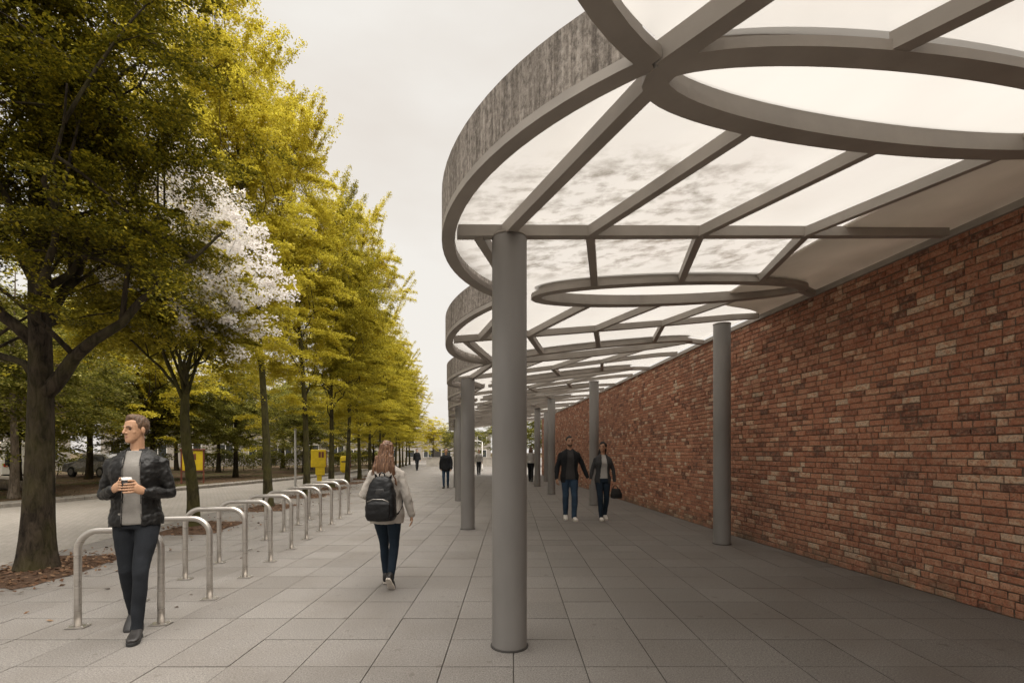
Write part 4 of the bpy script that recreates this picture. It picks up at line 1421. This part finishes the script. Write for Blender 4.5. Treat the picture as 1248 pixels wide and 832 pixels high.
for s in (-1, 1):
    b = MB(); b.tube([(s * .07, .16, 1.34), (s * .10, .115, 1.455), (s * .105, .02, 1.495), (s * .115, -.09, 1.43), (s * .135, -.125, 1.30), (s * .16, -.09, 1.12), (s * .185, .02, 1.00), (s * .17, .15, .92)],
                     [(.026, .007)] * 5 + [(.018, .005)] * 3, 10, (1, 0, 0)); b.build('strap', M['nylon'], bp)

# --- the couple
P = walk(.26, 'l', .075, False, R(22))
P.update(elbow_r=(-.262, .03, 1.13), wrist_r=(-.285, -.04, .885), hand_r=((-.02, -.1, -1), (1, .25, 0), .5), elbow_l=(.30, .03, 1.14), wrist_l=(.385, -.02, .905), hand_l=((.12, -.1, -1), (.9, .2, 0), .45), head=(R(4), R(-2)))
c_rz = R(-4)
person('bearded man in open black jacket and blue jeans holding hands with a woman', gp(1.28, 10.95), c_rz, 1.04, P,
       dict(skin='skin_tan', hair='hair_dark', hairstyle='short', quiff=.008, trousers='denim_blue', shirt='shirt_dark', shirt_hem=.87, top='wool_black', hem=.80, open=(.115, .062), collar=.35, beard=True,
            shoes='shoe_white', sole='sole_white', fit=.006), 'couple walking hand in hand', .0075)
P = walk(.26, 'r', .07, False, R(22))
P.update(elbow_r=(-.245, .03, 1.15), wrist_r=(-.285, -.02, .945), hand_r=((-.1, -.1, -1), (-.9, .2, 0), .4), elbow_l=(.25, .02, 1.13), wrist_l=(.265, -.05, .89), hand_l=((.02, -.1, -1), (-1, .2, 0), .9), head=(R(-28), R(-2)))
person('dark-haired woman in charcoal blazer and pale top looking at the man whose hand she holds', gp(2.02, 10.95), c_rz, .965, P,
       dict(fem=1.0, skin='skin_tan', hair='hair_dark', hairstyle='long', hair_len=1.43, hair_w=.5, trousers='denim_navy', shirt='shirt_pale', shirt_hem=.96, top='wool_grey', hem=.83, open=(.10, .055), collar=.5,
            shoes='shoe_white', sole='sole_white', fit=.0), 'couple walking hand in hand', .0075)
hb = empty('handbag', gp(2.02, 10.95), c_rz); hb.scale = (.965,) * 3
tag(hb, 'black handbag hanging from the left hand of the woman in the blazer', 'handbag')
b = soft_box([(.50, .30, -.06, .10, .05), (.51, .30, -.06, .13, .065), (.60, .30, -.06, .135, .065), (.70, .29, -.06, .10, .045), (.73, .285, -.06, .085, .025)], 20)
m_ = remeshed(b, .009, 2); wrinkle(m_, .006, (10, 10, 10), 3, 2); link('bag_body', m_, M['leather'], hb)
for dy in (-.02, .02):
    b = MB(); b.tube([(.215, -.06 + dy, .71), (.235, -.062 + dy * .6, .775), (.268, -.065, .80), (.31, -.062 + dy * .6, .775), (.345, -.06 + dy, .71)], .007, 8); b.build('handle', M['leather'], hb)

# --- people further off
P = walk(.22, 'r', .08, True, R(18)); P['head'] = (R(10), 0)
person('man in bulky black coat and blue jeans alone on the open pavement, far off', gp(-2.79, 20.8), R(-7), .93, P,
       dict(skin='skin', hair='hair_fair', hairstyle='short', quiff=.005, trousers='denim_blue', top='wool_black', top_name='coat', hem=.78, bulk=.025, shoes='shoe_black', sole='black_rubber'), None, .011)
P = walk(.40, 'l', .06, True, R(32))
person('distant person in pale top and black trousers walking under the canopy beside a thin column', gp(.97, 25.4), R(170), 1.0, P,
       dict(fem=.5, skin='skin', hair='hair_fair', hairstyle='long', hair_len=1.5, trousers='wool_black', top='shirt_pale', top_name='sweater', hem=.95, shoes='shoe_black', sole='black_rubber', fit=.015), None, .013)
P = walk(.40, 'r', .06, True, R(32))
person('tiny distant person in white shirt and dark trousers seen between the two left columns', gp(-2.22, 33.0), R(-5), .95, P,
       dict(skin='skin', hair='hair_dark', hairstyle='short', trousers='wool_black', top='shirt_pale', top_name='sweater', hem=.92, shoes='shoe_black', sole='black_rubber', fit=.01), None, .014)
P = walk(.3, 'l', .06, True, R(25))
person('dark-clothed figure standing by the park benches at the far left', (-22.0, 28.0, -.02), R(40), 1.0, P,
       dict(skin='skin', hair='hair_dark', hairstyle='short', trousers='denim_navy', top='wool_black', top_name='coat', hem=.8, bulk=.015, shoes='shoe_black', sole='black_rubber'), None, .014)
P = walk(.36, 'r', .06, True, R(28))
person('far-off walker in dark coat at the edge of the far pavement under the last trees', (-2.7, 41.5, 0), R(10), 1.0, P,
       dict(skin='skin', hair='hair_dark', hairstyle='short', trousers='wool_black', top='wool_black', top_name='coat', hem=.8, bulk=.015, shoes='shoe_black', sole='black_rubber'), None, .014)
# ------------------------------------------------------------------ bike stands
HG = 'steel bike stands along the kerb'
hoop = empty('bike_stand', (0, 0, 0))
b = MB(); Wd, Hh, rc, rt = .665, .855, .17, .028
path = [(-Wd / 2, 0, 0), (-Wd / 2, 0, .2), (-Wd / 2, 0, Hh - rc - rt)]
path += [(-Wd / 2 + rc - rc * math.cos(a), 0, Hh - rt - rc + rc * math.sin(a)) for a in [PI / 2 * i / 10 for i in range(1, 11)]]
path += [(0, 0, Hh - rt)]
path += [(Wd / 2 - rc + rc * math.sin(a), 0, Hh - rt - rc + rc * math.cos(a)) for a in [PI / 2 * i / 10 for i in range(0, 11)]]
path += [(Wd / 2, 0, .2), (Wd / 2, 0, 0)]
b.tube(path, rt, 18, (0, 1, 0)); b.build('tube', M['brushed_steel'], hoop)
for s in (-1, 1):
    b = MB(); b.box((s * Wd / 2, 0, .006), (.15, .10, .008)); fp = bevel(b.build('base_plate', M['brushed_steel'], hoop), .002)
    for x, y in ((-.055, -.034), (.055, -.034), (.055, .034), (-.055, .034)):
        b = MB(); b.lathe([(.008, .0105), (.008, .015), (.005, .018)], 6, (s * Wd / 2 + x, y, 0), False); b.build('bolt', M['brushed_steel'], fp)
nth = ['nearest steel bike stand, partly hidden behind the legs of the man with coffee', 'second steel bike stand from the front, its left leg hidden by the man',
       'third steel bike stand from the front of the row', 'fourth steel bike stand from the front of the row', 'fifth steel bike stand from the front of the row', 'sixth steel bike stand from the front of the row',
       'seventh steel bike stand from the front of the row', 'eighth steel bike stand from the front of the row', 'ninth steel bike stand, second from the far end of the row',
       'farthest steel bike stand, at the end of the row by the woman with the backpack']
hr = random.Random(9)
for i in range(10):
    o = hoop if i == 0 else copy_tree(hoop)
    o.location = (-2.78 - (.055 if i == 0 else 0) + hr.uniform(-.012, .012), 4.53 + (.13 if i == 0 else 0) + .872 * i + hr.uniform(-.015, .015), .001); o.rotation_euler = (0, 0, hr.uniform(-.02, .02))
    tag(o, nth[i], 'bike stand', HG)

# ------------------------------------------------------------------ yellow things and poles
M['yellow'] = plain('worn_yellow_paint', (0.60, 0.43, 0.012), 0.5, 0.15, 5, 0.1)
M['red_frame'] = plain('red_brown_paint', (0.15, 0.045, 0.025), 0.55, 0.2, 6)
M['zinc'] = plain('galvanised_steel', (0.30, 0.285, 0.26), 0.5, 0.1, 8, metal=.3)
M['concrete'] = plain('pale_concrete', (0.38, 0.35, 0.31), 0.85, 0.15, 3, 0.3)
M['timber'] = plain('grey_bench_timber', (0.24, 0.20, 0.155), 0.8, 0.3, 6, 0.3, stretch=(.4, 6, 6))
M['pane'] = plain('window_glass', (0.045, 0.05, 0.052), 0.08, 0.2, 1, 0.0, spec=.8)
M['render_pale'] = plain('pale_render', (0.34, 0.31, 0.27), 0.9, 0.1, .6, 0.15)
M['render_grey'] = plain('grey_render', (0.33, 0.30, 0.265), 0.9, 0.12, .6, 0.15)
M['roof_dark'] = plain('dark_roof', (0.08, 0.07, 0.062), 0.8, 0.2, 2)
M['car_white'] = plain('white_car_paint', (0.66, 0.64, 0.60), 0.25, 0.03, 2, 0, spec=.6)
M['car_silver'] = plain('silver_car_paint', (0.36, 0.35, 0.335), 0.28, 0.03, 2, 0, metal=.4)
M['lamp_red'] = plain('red_tail_lamp', (0.35, 0.02, 0.015), 0.2, 0.1)
M['lamp_clear'] = plain('clear_lamp', (0.6, 0.58, 0.54), 0.15, 0.1)

nb = empty('notice_board', gp(-15.7, 24.2), R(20)); nb.location.z = -.02; tag(nb, 'yellow notice board in a red-brown frame on two posts across the road', 'notice board')
b = MB(); b.box((0, 0, 1.12), (.86, .06, .96)); bevel(b.build('panel', M['yellow'], nb), .01)
for x in (-.46, .46):
    b = MB(); b.box((x, 0, .84), (.07, .09, 1.72)); bevel(b.build('post', M['red_frame'], nb), .01)
b = MB(); b.box((0, 0, 1.655), (1.06, .16, .07)); b.box((0, 0, .60), (.85, .09, .06)); bevel(b.build('frame_rail', M['red_frame'], nb), .01)
b = MB(); b.box((0, -.036, 1.30), (.30, .012, .30)); b.box((.0, -.036, .92), (.05, .010, .3)); b.build('notice', M['red_frame'], nb)

ym = empty('ticket_machine', gp(-10.1, 25.7), R(14)); ym.location.z = -.09; tag(ym, 'tall yellow box on a narrow foot with a small dark twin window, beside the road', 'ticket machine')
b = MB(); b.box((0, 0, 1.28), (.74, .42, .92)); bevel(b.build('cabinet', M['yellow'], ym), .04)
b = MB(); b.box((.08, 0, .62), (.46, .36, .44)); bevel(b.build('lower_cabinet', M['yellow'], ym), .03)
b = MB(); b.box((.04, 0, .21), (.24, .26, .42)); bevel(b.build('foot', M['yellow'], ym), .02)
for x in (.06, .20):
    b = MB(); b.box((x, -.214, 1.47), (.11, .012, .30)); b.build('window', M['red_frame'], ym)
b = MB(); b.box((.372, 0, 1.25), (.05, .38, .86)); b.build('side_panel', M['red_frame'], ym)

yb = empty('waste_bin', gp(-8.6, 25.3), R(5)); yb.location.z = -.09; tag(yb, 'rounded yellow waste bin hung on a dark post, right of the tall yellow box', 'waste bin')
b = soft_box([(.55, 0, 0, .10, .10), (.60, 0, 0, .19, .16), (.72, 0, 0, .215, .18), (1.28, 0, 0, .215, .18), (1.38, 0, 0, .19, .16), (1.42, 0, 0, .10, .09)], 24, .6); b.build('bin_body', M['yellow'], yb)
b = MB(); b.box((0, -.172, 1.12), (.28, .03, .07)); b.build('slot', M['dark_joint'], yb)
b = MB(); b.tube([(.23, .08, 0), (.23, .08, 1.5)], .04, 10); b.build('post', M['red_frame'], yb)

sp = empty('steel_post', gp(-8.8, 20.0), 0); sp.location.z = -.09; tag(sp, 'slim grey post in the road edge between the third and fourth street trees', 'post')
b = MB(); b.lathe([(.055, 0), (.045, .05), (.04, 2.5)], 16); b.build('pole', M['zinc'], sp)
b = MB(); b.lathe([(.046, 2.5), (.05, 2.53), (.03, 2.57)], 16); b.build('cap', M['zinc'], sp)
sl = empty('lamp_post', gp(-2.42, 40.0), 0); tag(sl, 'thin white lamp post with a short arm beyond the second left column', 'lamp post')
b = MB(); b.lathe([(.07, 0), (.06, .3), (.04, .35), (.035, 2.35)], 12); b.build('pole', M['white_paint'], sl)
b = MB(); b.tube([(0, 0, 2.35), (-.3, 0, 2.44), (-1.0, 0, 2.42)], .03, 8); b.build('arm', M['white_paint'], sl)
b = MB(); b.ball((-1.15, 0, 2.40), (.22, .1, .05), 12, 8); b.build('lamp_head', M['zinc'], sl)

# ------------------------------------------------------------------ benches, logs, cars across the road
def bench(x, y, rz, label):
    o = empty('park_bench', (x, y, -.02), rz); tag(o, label, 'bench')
    b = MB()
    for i in range(4): b.box((0, -.18 + .12 * i, .45), (2.6, .10, .05))
    b.build('seat', M['timber'], o)
    for s in (-1, 1):
        b = MB(); b.box((s * .95, 0, .21), (.16, .42, .42)); b.build('leg', M['concrete'], o)
    b = MB(); b.box((0, .26, .72), (2.6, .05, .12)); b.box((0, .27, .88), (2.6, .05, .10)); b.build('backrest', M['timber'], o)
    return o


bench(-20.2, 21.2, R(-32), 'grey timber park bench at the left edge across the road')
bench(-23.5, 25.5, R(-28), 'grey timber bench farther back in the park by the dark figure')
lg = MB(); lg.cap_tube([(-1.5, 0, .23), (0, .02, .22), (1.5, .05, .20)], [.21, .22, .19], 16, (0, 1, 0)); lo = lg.build('log_seat', M['bark_pale'], None, (-18.0, 22.4, -.02)); lo.rotation_euler.z = R(-28)
tag(lo, 'pale felled log lying on the park ground left of the man with coffee', 'log')
st = MB(); st.box((0, 0, .16), (3.4, .5, .32)); so_ = bevel(st.build('stone_seat', M['concrete'], None, (-21.0, 27.5, -.02)), .03); so_.rotation_euler.z = R(-24)
tag(so_, 'long low concrete seat behind the felled log in the park', 'seat')


def car(name, x, y, rz, mat, label, van=False):
    o = empty(name, (x, y, -.02), rz); tag(o, label, 'van' if van else 'car')
    L, Wc, Hc = (5.0, 1.9, 2.1) if van else (4.3, 1.75, 1.45)
    prof = [(-L / 2, .35), (-L / 2, .95), (-L * .47, 1.02 if not van else Hc * .96), (-L * .34, Hc * .97 if not van else Hc), (L * .08, Hc), (L * .24, 1.0 if not van else 1.15), (L * .45, .85), (L / 2, .62), (L / 2, .30)]
    b = MB(); rg = []
    for yy, ins in ((-Wc / 2, .06), (-Wc / 2 + .05, .0), (Wc / 2 - .05, .0), (Wc / 2, .06)):
        rg.append([V((px * (1 - ins * .15), yy * (1.0 if pz < 1.0 else .86), max(.28, pz - ins))) for px, pz in prof])
    b.rings(rg, True, False); bevel(b.build('body', mat, o), .05, 3)
    for s in (-1, 1):
        b = MB(); zl, zh = 1.0, Hc - .14
        yw0, yw1 = s * (Wc / 2 * (.93)), s * (Wc / 2 * .875)
        xs = (-L * .36, -L * .05, L * .16) if not van else (L * .02, L * .06, L * .2)
        b.add([(xs[0], yw0, zl), (xs[2], yw0, zl), (xs[1] + .4, yw1, zh), (xs[0] + .15, yw1, zh), (xs[0], yw0 * .97, zl), (xs[2], yw0 * .97, zl), (xs[1] + .4, yw1 * .97, zh), (xs[0] + .15, yw1 * .97, zh)],
              [(0, 1, 2, 3), (7, 6, 5, 4), (0, 1, 5, 4), (1, 2, 6, 5), (2, 3, 7, 6), (3, 0, 4, 7)])
        b.build('side_window', M['pane'], o)
        for xx in (-L * .3, L * .3):
            wh = MB(); wh.tube([(xx, s * (Wc / 2 - .17), .32), (xx, s * (Wc / 2 + .01), .32)], .32, 20, (1, 0, 0)); w2 = wh.build('wheel', M['black_rubber'], o)
            wh = MB(); wh.tube([(xx, s * (Wc / 2 + .0), .32), (xx, s * (Wc / 2 + .02), .32)], .19, 16, (1, 0, 0)); wh.build('rim', M['zinc'], w2)
        b = MB(); b.box((L / 2 - .02, s * Wc * .36, .68), (.08, .34, .14)); b.build('headlight', M['lamp_clear'], o)
        b = MB(); b.box((-L / 2 + .01, s * Wc * .40, .85), (.06, .2, .18)); b.build('tail_lamp', M['lamp_red'], o)
    b = MB(); m1 = Matrix.Rotation(-math.atan2(Hc - 1.0, L * .16) + PI / 2, 3, 'Y')
    b.box((L * .175, 0, (Hc + 1.05) / 2 + .015), (.03, Wc * .74, (Hc - 1.0) * 1.02), 0, 1, Matrix.Rotation(R(-52), 3, 'Y')); b.build('windscreen', M['pane'], o)
    return o


car('parked_van', -25.0, 31.0, R(150), M['car_white'], 'white van parked beyond the park, left of the coffee man', True)
car('parked_car', -21.8, 34.0, R(155), M['car_silver'], 'silver car parked beyond the park trees, half hidden, right of the white van')
car('parked_car', -30.5, 27.5, R(150), M['car_silver'], 'silver car at the far left edge, behind the benches')

# ------------------------------------------------------------------ buildings behind the park
def building(x, y, rz, L, Dp, Hb, mat, label, nx, nz):
    o = empty('building', (x, y, -.1), rz); tag(o, label, 'building')
    b = MB(); b.box((0, Dp / 2, Hb / 2), (L, Dp, Hb)); b.build('wall', M[mat], o)
    b = MB(); b.box((0, Dp / 2, Hb + .18), (L + .6, Dp + .6, .36)); b.build('roof', M['roof_dark'], o)
    w0 = None
    for r in range(nz):
        for c in range(nx):
            px = -L / 2 + L * (c + .5) / nx; pz = Hb * (r + .55) / nz
            if w0 is None:
                fm = MB(); W2, H2 = L / nx * .5, Hb / nz * .55
                for bx in ((0, 0, H2 / 2, W2 + .14, .07), (0, 0, -H2 / 2, W2 + .14, .07)): fm.box((bx[0], -.03, bx[2]), (bx[3], .1, bx[4]))
                for s in (-1, 0, 1): fm.box((s * W2 / 2, -.032, 0), (.07, .1, H2))
                w0 = fm.build('window', M['white_paint'], o, (px, 0, pz))
                pm = MB(); pm.box((0, -.005, 0), (W2, .02, H2)); pm.build('pane', M['pane'], w0)
            else:
                q = w0.copy(); COL.objects.link(q); q.parent = o; q.location = (px, 0, pz)
                for ch in w0.children:
                    q2 = ch.copy(); COL.objects.link(q2); q2.parent = q
    b = MB(); b.box((L * .12, -.04, 1.1), (1.5, .1, 2.2)); b.build('door', M['dark_joint'], o)
    return o


building(-40, 36, R(52), 26, 10, 6.5, 'render_pale', 'long pale two-storey building behind the park at far left', 8, 2)
building(-23, 58, R(28), 24, 10, 6.0, 'render_pale', 'pale building behind the park, seen between the tree trunks in the middle', 8, 2)
building(-5.5, 90, R(2), 26, 8, 5.0, 'render_grey', 'low pale building closing the far end of the pavement', 8, 2)
# clipped hedges in front of the buildings
def hedge(x0, y0, x1, y1, h, label, seed):
    o = empty('hedge', ((x0 + x1) / 2, (y0 + y1) / 2, -.02)); tag(o, label, 'hedge')
    rng = np.random.default_rng(seed); n = 9000; t_ = rng.uniform(-.5, .5, n); d = np.array((x1 - x0, y1 - y0))
    L_ = np.linalg.norm(d); nn = np.array((-d[1], d[0])) / L_
    w_ = rng.uniform(-.5, .5, n); z = h * (1 + .10 * np.sin(t_ * 19) + .07 * np.sin(t_ * 47 + 1)) * np.sqrt(rng.uniform(0.02, 1, n))
    C = np.stack([d[0] * t_ + nn[0] * w_, d[1] * t_ + nn[1] * w_, z + rng.normal(0, .05, n)], 1)
    link('foliage', leaf_mesh('foliage', C, .15, rng, M['leaf_park'], .5), None, o)
    b = MB()
    for i in range(14):
        t0 = -.47 + .94 * i / 13; b.tube([(d[0] * t0, d[1] * t0, 0), (d[0] * t0 + .1, d[1] * t0, h * .5), (d[0] * t0 - .15, d[1] * t0 + .1, h * .85)], [.03, .02, .01], 6)
    b.build('stems', M['bark'], o)


hedge(-34, 27, -22, 40.5, 1.3, 'dark clipped hedge behind the parked vehicles at the far left', 1)
hedge(-20.5, 41.5, -12.5, 48.5, 1.5, 'dark hedge before the pale building, right of the notice board', 2)
hedge(-12.0, 52, -8.6, 66, 1.5, 'dark hedge along the far side of the road behind the yellow waste bin', 3)
# low pale wall past the canopy
lw = MB(); lw.box((0, 0, .45), (12, .4, .9)); lw.box((0, 0, .93), (12.1, .5, .08)); lwo = lw.build('low_wall', M['concrete'], None, (3.5, 54, -.005))
tag(lwo, 'low pale stone wall below the trees at the far end of the canopy', 'wall')
